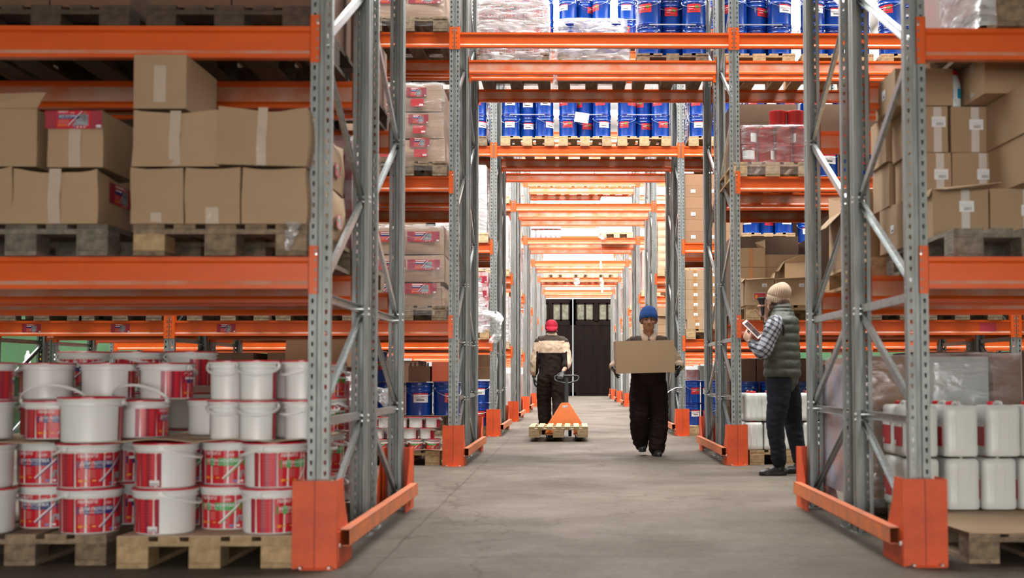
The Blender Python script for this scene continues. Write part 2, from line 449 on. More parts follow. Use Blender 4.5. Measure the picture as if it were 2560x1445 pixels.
# far double door: dark brown boarded leaves with two-light windows
doorm = mat('dark_brown_door_paint', (0.010, 0.0052, 0.0045), 0.8, color2=(0.006, 0.0035, 0.003), vscale=5, stretch=(1, 1, 0.2), spec=0.08)
frost = mat('dirty_door_glass', (0.17, 0.17, 0.125), 0.5, color2=(0.08, 0.08, 0.055), vscale=6, emit=(0.8, 0.82, 0.66), estr=0.015, spec=0.1)
def door_leaf(name, x0, x1, yo):
    W = x1 - x0; b = MB(); y0 = YF + yo
    b.box(x0, x1, y0 + .03, y0 + .07, 0.004, 3.45, doorm)
    n = int(W / 0.115)
    for k in range(n):                      # boarding
        xa = x0 + .12 + (W - .24) * k / n; xb = x0 + .12 + (W - .24) * (k + 1) / n
        b.box(xa + .006, xb - .006, y0 + .015, y0 + .03, .18, 3.3, doorm)
    for xa, xb in ((x0, x0 + .12), (x1 - .12, x1)): b.box(xa, xb, y0, y0 + .03, .03, DZ - .1, doorm)
    b.box(x0, x1, y0, y0 + .03, .03, .18, doorm); b.box(x0, x1, y0, y0 + .03, 3.30, 3.50, doorm)
    b.box(x0, x1, y0, y0 + .07, DZ - .28, DZ - .1, doorm)
    xm = (x0 + x1) / 2
    b.box(xm - .09, xm + .09, y0, y0 + .07, 3.45, DZ - .28, doorm)
    for xa, xb in ((x0, x0 + .12), (x1 - .12, x1)): b.box(xa, xb, y0, y0 + .07, 3.45, DZ - .28, doorm)
    o = struct(b.build(name))
    for xa, xb in ((x0 + .12, xm - .09), (xm + .09, x1 - .12)):
        f = MB(); g = MB(); xc = (xa + xb) / 2
        for p, q in ((xa, xa + .07), (xc - .05, xc + .05), (xb - .07, xb)): f.box(p, q, y0 + .01, y0 + .06, 3.5, DZ - .28, doorm)
        f.box(xa, xb, y0 + .01, y0 + .06, 3.5, 3.56, doorm); f.box(xa, xb, y0 + .01, y0 + .06, DZ - .35, DZ - .28, doorm)
        fo = f.build('window_frame', o)
        g.box(xa + .07, xc - .05, y0 + .035, y0 + .045, 3.56, DZ - .35, frost); g.box(xc + .05, xb - .07, y0 + .035, y0 + .045, 3.56, DZ - .35, frost)
        g.build('pane', fo)
    return o
door_leaf('door_1', DX0 + .02, -0.24, -.02)
door_leaf('door_2', -0.205, DX1 - .02, -.02)
# daylight outside the gap between the two leaves and over them
outm = mat('daylight_outside', (0.8, 0.8, 0.8), 0.5, emit=(0.9, 1.0, 0.97), estr=0.7)
struct(MB().box(DX0 - .5, DX1 + .5, YF + 1.2, YF + 1.25, 0, DZ + .4, outm).build('exterior_daylight'))
# ---------------------------------------------------------------- pallet racking
PW, PD, PH = 0.10, 0.07, 6.9
def holed_strip(b, axis, c, u0, u1, hu0, hu1, z0, z1, pitch, hh, m, hz=0.0, trap=0.0):
    """a strip of sheet steel with one column of slots; axis 'x': strip spans x at y=c, axis 'y': spans y at x=c"""
    n = int(round((z1 - z0) / pitch)); vs = []; fs = []
    P = (lambda u, z: (u, c, z)) if axis == 'x' else (lambda u, z: (c, u, z))
    for k in range(n):
        a = z0 + k * pitch; d = a + pitch; m0 = (a + d) / 2 - hh / 2 + hz; m1 = m0 + hh
        o = len(vs)
        vs += [P(u0, a), P(u1, a), P(u1, d), P(u0, d), P(hu0 + trap, m0), P(hu1 - trap, m0), P(hu1, m1), P(hu0, m1)]
        fs += [(o, o + 1, o + 5, o + 4), (o + 1, o + 2, o + 6, o + 5), (o + 2, o + 3, o + 7, o + 6), (o + 3, o, o + 4, o + 7)]
    b.add(vs, fs, m)
def post_mesh(h=PH):
    b = MB(); hw = PW / 2
    holed_strip(b, 'x', 0, -hw, -.013, -.0385, -.025, 0, h, .05, .021, galv, trap=.002)
    holed_strip(b, 'x', 0, .013, hw, .025, .0385, 0, h, .05, .021, galv, trap=.002)
    b.quad([(-.013, 0, 0), (-.009, .008, 0), (-.009, .008, h), (-.013, 0, h)], galv)
    b.quad([(-.009, .008, 0), (.009, .008, 0), (.009, .008, h), (-.009, .008, h)], galv)
    b.quad([(.009, .008, 0), (.013, 0, 0), (.013, 0, h), (.009, .008, h)], galv)
    for s in (-1, 1):
        holed_strip(b, 'y', s * hw, 0, .024, .009, .015, 0, h, .05, .009, galv)
        b.quad([(s * hw, .024, 0), (s * (hw - .006), .032, 0), (s * (hw - .006), .032, h), (s * hw, .024, h)], galv)
        b.quad([(s * (hw - .006), .032, 0), (s * (hw - .006), PD, 0), (s * (hw - .006), PD, h), (s * (hw - .006), .032, h)], galv)
        b.quad([(s * (hw - .006), PD, 0), (s * (hw - .028), PD, 0), (s * (hw - .028), PD, h), (s * (hw - .006), PD, h)], galv)
        b.quad([(s * (hw - .028), PD, 0), (s * (hw - .028), PD - .012, 0), (s * (hw - .028), PD - .012, h), (s * (hw - .028), PD, h)], galv)
    return b
def channel(b, p, q, w=.042, d=.022, m=galv_br, side=1):
    """an open C-section between two points in the y-z plane; the open side faces +-x"""
    p, q = Vector(p), Vector(q); v = (q - p); ln = v.length; v.normalize()
    n = Vector((0, -v.z, v.y)); h = w / 2; t = .003
    prof = [(-h, -d / 2), (h, -d / 2), (h, d / 2), (h - t, d / 2), (h - t, -d / 2 + t), (-h + t, -d / 2 + t), (-h + t, d / 2), (-h, d / 2)]
    vs = []
    for base in (p, q):
        for a, c in prof: vs.append(base + n * a + Vector((c * side, 0, 0)))
    k = len(prof)
    fs = [(i, (i + 1) % k, k + (i + 1) % k, k + i) for i in range(k)]
    b.add(vs, fs, m)
def brace_lines(flip):
    """bracing of one frame: two level struts, a zigzag of diagonals above and below. y from 0 (front) to 1.1"""
    F, B = .035, 1.065
    if flip: F, B = B, F
    out = [((F, .66), (B, .66)), ((F, 1.25), (B, 1.25)), ((F, .12), (B, .63)), ((F, .70), (B, 1.22)), ]
    z = 1.29; a, c = F, B
    while z < PH - .7:
        out.append(((a, z), (c, z + .56))); z += .585; a, c = c, a
    return out
post_me = post_mesh().mesh('post')
foot = MB(); foot.box(-.07, .07, -.03, .10, 0.0, .006, galv); foot.box(-.056, -.051, .0, .07, .006, .07, galv); foot.box(.051, .056, 0, .07, .006, .07, galv)
foot.lathe([(.012, .006), (.012, .016), (0.001, .018)], steel, 6, T=T3(.06, .085, 0))
foot_me = foot.mesh('foot_plate')
brace_me = {}
for fl in (False, True):
    lst = []
    for i, ((ya, za), (yb, zb)) in enumerate(brace_lines(fl)):
        b = MB(); channel(b, (0, ya, za), (0, yb, zb), side=1 if i % 2 else -1)
        for yy, zz in ((ya, za), (yb, zb)):
            b.lathe([(.001, -.05), (.008, -.05), (.008, .05), (.001, .05)], steel, 6, T=T3(0, yy, zz, ry=PI / 2))
        lst.append(b.mesh('brace'))
    brace_me[fl] = lst
def frame(x, y, flip, label, detailed=True, h=None):
    t = thing('upright_frame', label, 'rack frame', (x, y, 0), 0, 'grey perforated upright frames of the racking')
    use(post_me, 'post', t, (0, 0, 0)); use(post_me, 'post', t, (0, 1.1, 0), PI)
    use(foot_me, 'foot_plate', t, (0, 0, 0)); use(foot_me, 'foot_plate', t, (0, 1.1, 0), PI)
    if detailed:
        for me in brace_me[flip]: use(me, 'brace', t)
    else:
        b = MB()
        for (ya, za), (yb, zb) in brace_lines(flip): channel(b, (0, ya, za), (0, yb, zb))
        key = 'far%d' % flip
        if key not in brace_me: brace_me[key] = b.mesh('bracing')
        use(brace_me[key], 'bracing', t)
    return t
# beams: symmetrical rolled section, recessed web
def beam_prof():
    w = .05; r = .012
    f = [(0, 0), (0, -.020), (r, -.030), (r, -.112), (0, -.130), (0, -.15)]
    return f + [(w - y, z) for y, z in f[::-1]]
beam_me = {}
def beam_mesh(length, conn):
    """conn: True adds the end connectors to the same mesh (far rows)"""
    key = (round(length, 3), conn)
    if key in beam_me: return beam_me[key]
    b = MB(); b.prism(beam_prof(), 0.002, length - .002, orange); dm_ = b.mi(dusty); b.m[3] = dm_; b.m[8] = dm_
    if conn:
        b.merge(conn_mb(), T3(0, 0, 0)); b.merge(conn_mb(), T3(length, 0, 0) @ Matrix.Scale(-1, 4, (1, 0, 0)))
    beam_me[key] = b.mesh('beam'); return beam_me[key]
def conn_mb():
    b = MB()
    holed_strip(b, 'x', -.015, -.044, .002, -.036, -.027, -.175, .05, .045, .014, orange)
    b.box(.0, .003, -.015, .05, -.175, .05, orange)
    b.box(-.044, -.0415, -.015, -.0105, -.175, .05, orange)
    b.lathe([(.007, 0), (.007, .004), (.001, .005)], steel, 8, T=T3(-.032, -.015, .012, rx=PI / 2))
    return b
connL_me = conn_mb().mesh('end_connector')
b = MB().merge(conn_mb(), Matrix.Scale(-1, 4, (1, 0, 0))); connR_me = b.mesh('end_connector')
LEV = {1: 'lowest', 2: 'second', 3: 'third', 4: 'top'}
def beam(x0, x1, y, z, face, label, detailed=True):
    """face -1: its front looks to the camera, +1: it looks away"""
    Ln = x1 - x0
    if face < 0: loc, rz = (x0, y, z), 0.0
    else: loc, rz = (x1, y, z), PI
    g = 'orange shelf beams of the racking'
    if detailed:
        t = use(beam_mesh(Ln, False), 'crossbeam', None, loc, rz); tag(t, label, 'shelf beam', g)
        use(connL_me, 'end_connector', t, (0, 0, 0)); use(connR_me, 'end_connector', t, (Ln, 0, 0))
    else:
        t = use(beam_mesh(Ln, True), 'crossbeam', None, loc, rz); tag(t, label, 'shelf beam', g)
    return t
# a column guard: bent plate, open at the back, and the low rail that joins two guards
def guard_mb():
    b = MB(); H = .4; t = .006
    # outer shell: front plate with a seam, sides that run out towards the floor
    yf = -.085; w0, w1 = .098, .102
    def side(s):
        pr = [(yf, 0), (.27, 0), (.27, .075), (.20, .14), (.10, .30), (.07, H), (yf, H)]
        vs = [(s * (w0 + (w1 - w0) * (1 - z / H)), y, z) for y, z in pr] + [(s * (w0 - t), y, z) for y, z in pr]
        n = len(pr)
        fs = [tuple(range(n)), tuple(n + k for k in range(n))[::-1]] + [(k, (k + 1) % n, n + (k + 1) % n, n + k) for k in range(n)]
        b.add(vs, fs, guard_m)
    side(-1); side(1)
    for s in (-1, 1):
        b.box(min(s * .0015, s * w1), max(s * .0015, s * w1), yf - .004, yf + .002, 0.004, H, guard_m)
    b.box(-.0016, .0016, yf - .001, yf + .001, .03, H, dark_in)
    b.box(-.06, .09, yf - .03, yf, 0, .005, guard_m)
    return b
guard_me = guard_mb().mesh('column_guard')
bolt_me = MB().lathe([(.011, 0), (.011, .008), (.006, .010), (.001, .012)], steel, 6).mesh('bolt')
def guard(x, y, rz, label, side):
    t = use(guard_me, 'column_guard', None, (x, y, 0), rz); tag(t, label, 'column guard', 'orange guards around the rack feet')
    bo = use(bolt_me, 'bolt', t, (-.06, -.1, .005)); bo2 = use(bolt_me, 'bolt', t, (.07, -.1, .005))
    return t
rail_pr = MB()
x0, x1, z0, z1, t_ = -.025, .025, .095, .172, .004
for (a, c, d, e) in ((x0, x1, z0, z0 + t_), (x0, x1, z1 - t_, z1), (x0, x0 + t_, z0, z1), (x1 - t_, x1, z0, z1)): rail_pr.box(a, c, 0, 2.36, d, e, rail_m)
rail_me = rail_pr.mesh('rail')
plate_me = MB().box(.0, .005, -.06, .05, .03, .165, guard_m).mesh('fixing_plate')
def rail(x, y, s, label):
    t = thing('guard_rail', label, 'guard rail', (x, y, 0), 0, 'low orange rails between the column guards')
    use(rail_me, 'tube', t); p = use(plate_me, 'fixing_plate', t, (s * .022, .0, 0)); p2 = use(plate_me, 'fixing_plate', t, (s * .022, 2.33, 0))
    bo = use(bolt_me, 'bolt', p, (0.0, -.03, .10)); bo.rotation_euler = (0, -s * PI / 2, 0)
    return t
SIDEN = {-1: 'bucket side', 0: 'over the aisle', 1: 'canister side'}
rowname = lambda k: 'rack row ' + ['', 'one', 'two', 'three', 'four', 'five', 'six', 'seven', 'eight'][k]
GAP2 = 1.3
for k in range(1, 9):
    Y = R[k]; det = k <= 3
    for s in (-1, 1):
        sd = SIDEN[s]
        for j, yo in ((0, 0.0), (1, GAP2)):
            frame(s * 1.4, Y + yo, bool(j), 'grey %s upright frame beside the aisle, %s, %s' % (('front', 'rear')[j], sd, rowname(k)), det)
        guard(s * 1.395, Y, 0, 'orange folded steel guard at front post, %s, %s' % (sd, rowname(k)), s)
        guard(s * 1.395, Y + 2.4, PI, 'orange folded steel guard at back post, %s, %s' % (sd, rowname(k)), s)
        rail(s * 1.27, Y - .02 + .0, s, 'low orange guard rail along rack feet, %s, %s' % (sd, rowname(k)))
# side bays: end X of each bay per row and side (bay clear width 2.7)
bays = {1: {-1: [2.7], 1: [2.7]}, 2: {-1: [2.7, 1.62], 1: [2.7, 1.62]}, 3: {-1: [2.7, 2.7], 1: [2.7, 2.7]}}
levels = {1: [L1, 2.524], 2: [L1, L2, L3], 3: [L1, L2, L3]}
for k in range(1, 9):
    Y = R[k]; det = k <= 3
    lines = [(Y + .01, -1), (Y + 1.09, 1), (Y + GAP2 + .01, -1), (Y + 2.39, 1)]
    for s in (-1, 1):
        x = 1.45
        for bi, wd in enumerate(bays.get(k, {-1: [2.7], 1: [2.7]})[s]):
            xa, xb = x, x + wd
            # outer frames
            if k <= 4:
                for j, yo in ((0, 0.0), (1, GAP2)):
                    frame(s * (xb + .05), Y + yo, bool(j), 'grey %s upright frame, %s post line from aisle, %s, %s' % (('front', 'rear')[j], ORD[bi + 2], SIDEN[s], rowname(k)), False)
            zs = levels.get(k, [L1, L2, L3, L4])
            for li, z in enumerate(zs):
                for n, (yy, fc) in enumerate(lines):
                    if k >= 5 and n in (1, 2): continue
                    nm = LEV[li + 1]
                    lab = 'orange %s level shelf beam, beam line %s, %s bay, %s, %s' % (nm, ['one', 'two', 'three', 'four'][n], ('inner', 'outer')[bi], SIDEN[s], rowname(k))
                    beam(min(s * xa, s * xb), max(s * xa, s * xb), yy, z, fc, lab, det and n in (0, 1, 2))
            x = xb + .1
    # tunnel beams over the aisle
    if k >= 2:
        for li, z in ((3, L3), (4, L4)):
            for n, (yy, fc) in enumerate(lines):
                lab = 'orange shelf beam spanning over the aisle, %s level, beam line %s, %s' % (LEV[li], ['one', 'two', 'three', 'four'][n], rowname(k))
                beam(-1.35, 1.35, yy, z, fc, lab, det)
# ---------------------------------------------------------------- goods: builders
_fonts = {}
def text_mb(txt, h, m, italic=0.0, bold=0.0):
    """letters as flat polygons, lower left corner at 0,0, cap height about h"""
    key = (txt, bold)
    if key not in _fonts:
        c = bpy.data.curves.new('t', 'FONT'); c.body = txt; c.size = 1.0; c.resolution_u = 2; c.offset = bold
        o = bpy.data.objects.new('t', c); COL.objects.link(o)
        dg = bpy.context.evaluated_depsgraph_get(); me = bpy.data.meshes.new_from_object(o.evaluated_get(dg))
        _fonts[key] = ([v.co.copy() for v in me.vertices], [tuple(p.vertices) for p in me.polygons])
        bpy.data.objects.remove(o); bpy.data.curves.remove(c); bpy.data.meshes.remove(me)
    vs, fs = _fonts[key]; s = h / 0.73
    b = MB(); b.add([(v.x * s + v.y * s * italic, 0, v.y * s) for v in vs], fs, m)
    return b
def design(b, kind, W, H, fine, words, eps=.0006):
    """flat paint label in the x-z plane (0..W, 0..H), facing -y; quads as rows of strips so that they can be bent"""
    def q(x0, z0, x1, z1, lay, m, n=None, x2=None, x3=None):
        # x0,x1 at the foot; x3,x2 at the head
        x2 = x1 if x2 is None else x2; x3 = x0 if x3 is None else x3
        n = n or max(1, int(abs(x1 - x0) / W * 12)); vs = []; fs = []
        for i in range(n + 1):
            t = i / n; vs += [(x0 + (x1 - x0) * t, -lay * eps, z0), (x3 + (x2 - x3) * t, -lay * eps, z1)]
        for i in range(n): fs.append((2 * i, 2 * i + 2, 2 * i + 3, 2 * i + 1))
        b.add(vs, fs, m)
    colr = lab_blue if kind == 'blue' else lab_green
    q(0, 0, W, H, 0, lab_red)
    q(0, 0, .2 * W, H, 1, lab_dred); q(.80 * W, 0, W, H, 1, lab_dred)
    q(.225 * W, .54 * H, .60 * W, .78 * H, 1, colr)
    q(.235 * W, .26 * H, .43 * W, .50 * H, 1, lab_pink)
    q(.47 * W, .16 * H, .76 * W, .80 * H, 1, lab_pic, x2=.76 * W, x3=.62 * W)
    q(.55 * W, .22 * H, .72 * W, .40 * H, 2, ink_g, x3=.57 * W, x2=.70 * W)
    # slanting stripe in short steps
    n = 6
    for i in range(n):
        t0, t1 = i / n, (i + 1) / n
        xa, xb = .40 * W + .24 * W * t0, .40 * W + .24 * W * t1; za, zb = .16 * H + .80 * H * t0, .16 * H + .80 * H * t1
        q(xa + .016 * W, za - .02 * H, xa + .028 * W, zb - .02 * H, 3, colr, 1, xb + .028 * W, xb + .016 * W)
        q(xa, za, xa + .016 * W, zb, 3, lab_white, 1, xb + .016 * W, xb)
    q(.685 * W, .84 * H, .72 * W, .93 * H, 2, lab_green, 1)
    for i in range(4): q((.50 + .06 * i) * W, .05 * H, (.53 + .06 * i) * W, .11 * H, 2, lab_lblue if i == 0 else lab_white, 1)
    q(.235 * W, .15 * H, .27 * W, .22 * H, 2, lab_yel, 1); q(.28 * W, .165 * H, .38 * W, .205 * H, 2, lab_yel, 1)
    q(.90 * W, .04 * H, .985 * W, .20 * H, 2, lab_white, 1)
    for i in range(7): q((.905 + .011 * i) * W, .05 * H, (.909 + .011 * i) * W, .13 * H, 3, ink_k, 1)
    if fine:
        for i in range(9):
            z = (.86 - i * .085) * H
            q(.02 * W, z, .18 * W, z + .012 * H, 2, lab_pink, 2)
            q(.82 * W, z, (.97 if i < 7 else .885) * W, z + .012 * H, 2, lab_pink, 2)
        for tx, h_, x_, z_, bd in ((words[0], .085, .23, .875, .02), (words[1], .06, .44, .84, .01), (words[2], .095, .245, .655, .02), (words[3], .045, .245, .575, 0)):
            tm = text_mb(tx, h_ * H, lab_white, .15, bd); b.merge(tm, Matrix.Translation((x_ * W, -3 * eps, z_ * H)))
    else:
        q(.23 * W, .87 * H, .56 * W, .94 * H, 2, lab_white, 3, .58 * W, .25 * W); q(.25 * W, .69 * H, .5 * W, .77 * H, 2, lab_white, 3)
WORDS = {'blue': ('ПЕРВОГО', 'СЛОЯ', 'ДЛЯ ПОТОЛКА', 'ИНТЕРЬЕРНАЯ КРАСКА'), 'green': ('ПЕРВОГО', 'СЛОЯ', 'БЕТОН-КОНТАКТ', 'ГРУНТОВКА ДЛЯ СТЕН')}
def bend(b, r0, r1, H, ang0):
    """wrap a flat label (x along, z up, y = -layer) around a cone whose radius goes from r0 at z=0 to r1 at z=H"""
    for v in b.v:
        r = r0 + (r1 - r0) * v.z / H; rm = (r0 + r1) / 2
        a = ang0 + v.x / rm; rr = r - v.y
        v.x, v.y = rr * math.cos(a), rr * math.sin(a)
    return b
# -- paint tubs with a red lid ------------------------------------------------
def tub_meshes(rt, rb, h, kind, fine, seg=32, full=1.25):
    """meshes of a tub: body, lid, handle, label. The label's middle faces -y when the tub is not turned."""
    body = MB().lathe([(rb - .006, 0), (rb, .006), (rb + (rt - .012 - rb) * .75, h * .76), (rt - .011, h * .80), (rt - .003, h * .81), (rt - .003, h * .84),
                       (rt - .009, h * .85), (rt - .008, h * .90), (rt, h * .91), (rt + .002, h * .955), (rt - .004, h * .96)], plast_w, seg)
    lid = MB().lathe([(rt - .006, h * .955), (rt + .001, h * .958), (rt + .001, h * .985), (rt - .006, h), (rt - .018, h), (rt - .022, h * .985), (.001, h * .985)], lid_red, seg)
    hd = MB(); pts = []
    for i in range(17):
        a = PI * i / 16; pts.append((math.cos(a) * (rt + .005), -math.sin(a) * (rt + .012), h * .86 - math.sin(a) * h * .22))
    hd.tube(pts, .0045, plast_w, 6, flat=1.7)
    for s in (-1, 1): hd.lathe([(.001, 0), (.014, 0), (.014, .008), (.001, .01)], plast_w, 10, T=T3(s * (rt - .004), 0, h * .86, ry=s * PI / 2))
    zb, zt = h * .035, h * .775
    r0 = rb + (rt - .012 - rb) * zb / h + .0012; r1 = rb + (rt - .012 - rb) * .75 * zt / (h * .76) + .0016
    rm = (r0 + r1) / 2; Wl = rm * PI * full
    lb = MB(); design(lb, kind, Wl, zt - zb, fine, WORDS[kind]); bend(lb, r0, r1, zt - zb, -PI / 2 - full * PI / 2)
    for v in lb.v: v.z += zb
    return dict(body=body.mesh('body'), lid=lid.mesh('lid'), handle=hd.mesh('handle'), label=lb.mesh('label', fix=False))
TUBS = {}
def tub(x, y, z, size, kind, turn, label, group, fine=True, parts=True, turnh=None, handle_up=False):
    key = (size, kind, fine)
    if key not in TUBS:
        rt, rb, h = {'big': (.150, .134, .211), 'small': (.094, .080, .186), 'wide': (.139, .126, .184), 'mini': (.083, .074, .108)}[size]
        TUBS[key] = tub_meshes(rt, rb, h, kind, fine, 32 if size != 'mini' else 20)
        m = TUBS[key]
    m = TUBS[key]
    t = use(m['body'], 'paint_bucket', None, (x, y, z), turn); tag(t, label, 'bucket', group)
    use(m['lid'], 'lid', t)
    use(m['label'], 'label', t)
    h_ = use(m['handle'], 'handle', t)
    if turnh is not None: h_.rotation_euler = (0, 0, turnh - turn)
    if handle_up:
        rt = .150; h0 = .211
        h_.data = arch_handle(rt, h0)
    return t
_ah = {}
def arch_handle(rt, h):
    if 'a' not in _ah:
        hd = MB(); pts = []
        for i in range(21):
            a = PI * i / 20; pts.append((math.cos(a) * (rt + .005), -math.sin(a) * .075, h * .86 + math.sin(a) * .075))
        hd.tube(pts, .0048, plast_w, 6, flat=1.7)
        for s in (-1, 1): hd.lathe([(.001, 0), (.014, 0), (.014, .008), (.001, .01)], plast_w, 10, T=T3(s * (rt - .004), 0, h * .86, ry=s * PI / 2))
        _ah['a'] = hd.mesh('handle')
    return _ah['a']
# -- blue metal drums ---------------------------------------------------------
DR, DHt = .139, .335
def drum_meshes():
    r = DR - .004
    body = MB().lathe([(r - .002, 0), (r + .003, .002), (r + .003, .008), (r - .001, .012), (r - .001, .235), (r + .003, .241), (r + .003, .247), (r, .252), (r, .283),
                       (r + .003, .287), (r + .003, .293), (r, .297), (r + .001, DHt - .012)], blue_m, 36)
    lid = MB().lathe([(r - .001, DHt - .026), (r + .004, DHt - .024), (r + .005, DHt - .004), (r, DHt), (r - .008, DHt), (r - .012, DHt - .008), (.001, DHt - .008)], blue_dk, 36)
    for k in range(18):
        a = 2 * PI * k / 18; lid.box(-.012, .012, -.003, .001, DHt - .03, DHt - .006, blue_dk, T=T3(math.cos(a) * (r + .004), math.sin(a) * (r + .004), 0, a - PI / 2))
    out = {}
    wr = MB()
    pts = [(math.cos(PI * i / 14) * (r + .007), -math.sin(PI * i / 14) * (r + .007), .272 - math.sin(PI * i / 14) * .085) for i in range(15)]
    wr.tube(pts, .0022, wire_m, 5)
    for s in (-1, 1): wr.lathe([(.001, 0), (.014, 0), (.012, .007), (.001, .009)], wire_m, 8, T=T3(s * (r - .001), 0, .272, ry=s * PI / 2))
    out['wire'] = wr.mesh('handle')
    for kind in ('white', 'red'):
        lb = MB(); W_, H_ = .155, .095
        def q(x0, z0, x1, z1, lay, m, n=6):
            vs = []; fs = []
            for i in range(n + 1):
                xx = x0 + (x1 - x0) * i / n; vs += [(xx, -lay * .0006, z0), (xx, -lay * .0006, z1)]
            for i in range(n): fs.append((2 * i, 2 * i + 2, 2 * i + 3, 2 * i + 1))
            lb.add(vs, fs, m)
        if kind == 'white':
            q(0, 0, W_, H_, 0, paper_w); q(0, H_ - .014, W_, H_, 1, lab_red); q(.01, .048, .05, .053, 1, ink_g, 2); q(.01, .038, .07, .042, 1, ink_g, 2)
            q(.03, .02, .11, .032, 1, ink_k, 3); q(.08, .06, .13, .064, 1, lab_red, 2)
        else:
            q(0, 0, W_, H_, 0, lab_red); q(.09, .045, .135, .075, 1, lab_green, 2); q(.02, .06, .08, .068, 1, lab_white, 3); q(.02, .04, .07, .045, 1, lab_white, 3)
            q(.03, .012, .12, .022, 1, ink_k, 3); q(.095, .055, .125, .06, 2, lab_yel, 2)
        bend(lb, r + .0012, r + .0012, H_, -PI / 2 - W_ / 2 / r)
        for v in lb.v: v.z += .13
        out[kind] = lb.mesh('label', fix=False)
    out['body'] = body.mesh('body'); out['lid'] = lid.mesh('lid')
    # one-mesh version for drums behind the front ones
    pl = MB().merge(body).merge(lid); out['plain'] = pl.mesh('drum')
    return out
DM = drum_meshes()
DRUMG = 'blue metal paint drums stored on the racks'
def drum(x, y, z, kind, turn, label, parts=True, group=DRUMG):
    if not parts:
        t = use(DM['plain'], 'paint_drum', None, (x, y, z), turn); return tag(t, label, 'drum', group)
    t = use(DM['body'], 'paint_drum', None, (x, y, z), turn); tag(t, label, 'drum', group)
    use(DM['lid'], 'lid', t); use(DM['wire'], 'handle', t); use(DM[kind], 'label', t)
    return t
# -- pallets ------------------------------------------------------------------
PALG = 'wooden pallets under the stored goods'
pal_cache = {}
def pallet(x, y, z, wood, label, rz=0.0, boards=5, parts=True, blockm=None):
    """x, y: middle of the front edge; 0.8 wide, 1.2 deep"""
    key = (wood.name, boards, parts)
    if key not in pal_cache:
        r_ = random.Random(len(pal_cache) + 3)
        top = MB(); st = MB(); bk = MB(); bt = MB()
        if boards == 5: ws = [.145, .10, .145, .10, .145]; gap = (.8 - sum(ws)) / 4
        else: ws = [.078] * 7; gap = (.8 - sum(ws)) / 6
        xx = -.4
        for w_ in ws:
            top.box(xx + r_.uniform(0, .004), xx + w_, r_.uniform(-.004, .004), 1.2 + r_.uniform(-.004, .004), .122, .144, wood); xx += w_ + gap
        for yy in (0, .5275, 1.055): st.box(-.4, .4, yy + .002, yy + .143, .100, .122, wood)
        bk.box(-.0725, .0725, 0, .145, .022, .100, wood, bev=.003)
        for xx in (-.4, -.0725, .255): bt.box(xx + .001, xx + .144, 0.001, 1.199, 0, .022, wood)
        if parts: pal_cache[key] = (top.mesh('top_boards'), st.mesh('stringer_boards'), bk.mesh('block'), bt.mesh('bottom_boards'))
        else:
            for xx in (-.3275, 0, .3275):
                for yy in (0, .5275, 1.055): top.merge(bk, T3(xx, yy, 0))
            top.merge(st).merge(bt); pal_cache[key] = top.mesh('pallet')
    c = pal_cache[key]
    if not parts:
        t = use(c, 'pallet', None, (x, y, z), rz); return tag(t, label, 'pallet', PALG)
    t = thing('pallet', label, 'pallet', (x, y, z), rz, PALG)
    use(c[0], 'top_boards', t); use(c[1], 'stringer_boards', t); use(c[3], 'bottom_boards', t)
    for yy in (0, .5275, 1.055):
        for xx in (-.3275, 0, .3275): use(c[2], 'block', t, (xx, yy, 0))
    return t
# -- cartons ------------------------------------------------------------------
def soft_box(w, d, h, m, n=7, sag=0.0, bulge=0.0, crush=0.0, seed=0, T=None, b=None):
    """a cardboard carton, front face at y=0, centred on x, base at z=0"""
    b = b or MB(); idx = {}; vs = []; fs = []
    rs = random.Random(seed); ox, oy = rs.uniform(0, 90), rs.uniform(0, 90)
    def V(i, j, k):
        key = (i, j, k)
        if key in idx: return idx[key]
        u, v, t = i / n * 2 - 1, j / n * 2 - 1, k / n * 2 - 1
        e = 0.985
        X, Y, Z = u * w / 2, v * d / 2, (t + 1) * h / 2
        cu, cv, ct = 1 - u * u, 1 - v * v, 1 - t * t
        if abs(t) == 1 and t > 0: Z -= sag * max(cu, cv) * (1.0 if max(abs(u), abs(v)) > .99 else 1.25)
        if abs(v) == 1: Y += v * bulge * cu * ct * (1 - .6 * (t > 0))
        if abs(u) == 1: X += u * bulge * cv * ct
        if t > .2: X *= 1 - crush * (t - .2) * .03
        nn = mnoise.noise_vector(Vector((X * 7 + ox, Y * 7 + oy, Z * 7)))
        a = crush * .012 + .0006
        X += nn.x * a; Y += nn.y * a; Z += nn.z * a * (0 if k == 0 else 1)
        idx[key] = len(vs); vs.append((X, Y + d / 2, Z)); return idx[key]
    for i in range(n):
        for j in range(n):
            fs += [(V(i, 0, j), V(i + 1, 0, j), V(i + 1, 0, j + 1), V(i, 0, j + 1)), (V(i, n, j), V(i, n, j + 1), V(i + 1, n, j + 1), V(i + 1, n, j)),
                   (V(0, i, j), V(0, i, j + 1), V(0, i + 1, j + 1), V(0, i + 1, j)), (V(n, i, j), V(n, i + 1, j), V(n, i + 1, j + 1), V(n, i, j + 1)),
                   (V(i, j, n), V(i + 1, j, n), V(i + 1, j + 1, n), V(i, j + 1, n)), (V(i, j, 0), V(i, j + 1, 0), V(i + 1, j + 1, 0), V(i + 1, j, 0))]
    return b.add(vs, fs, m, crush > 0.3 or bulge > .004, T)
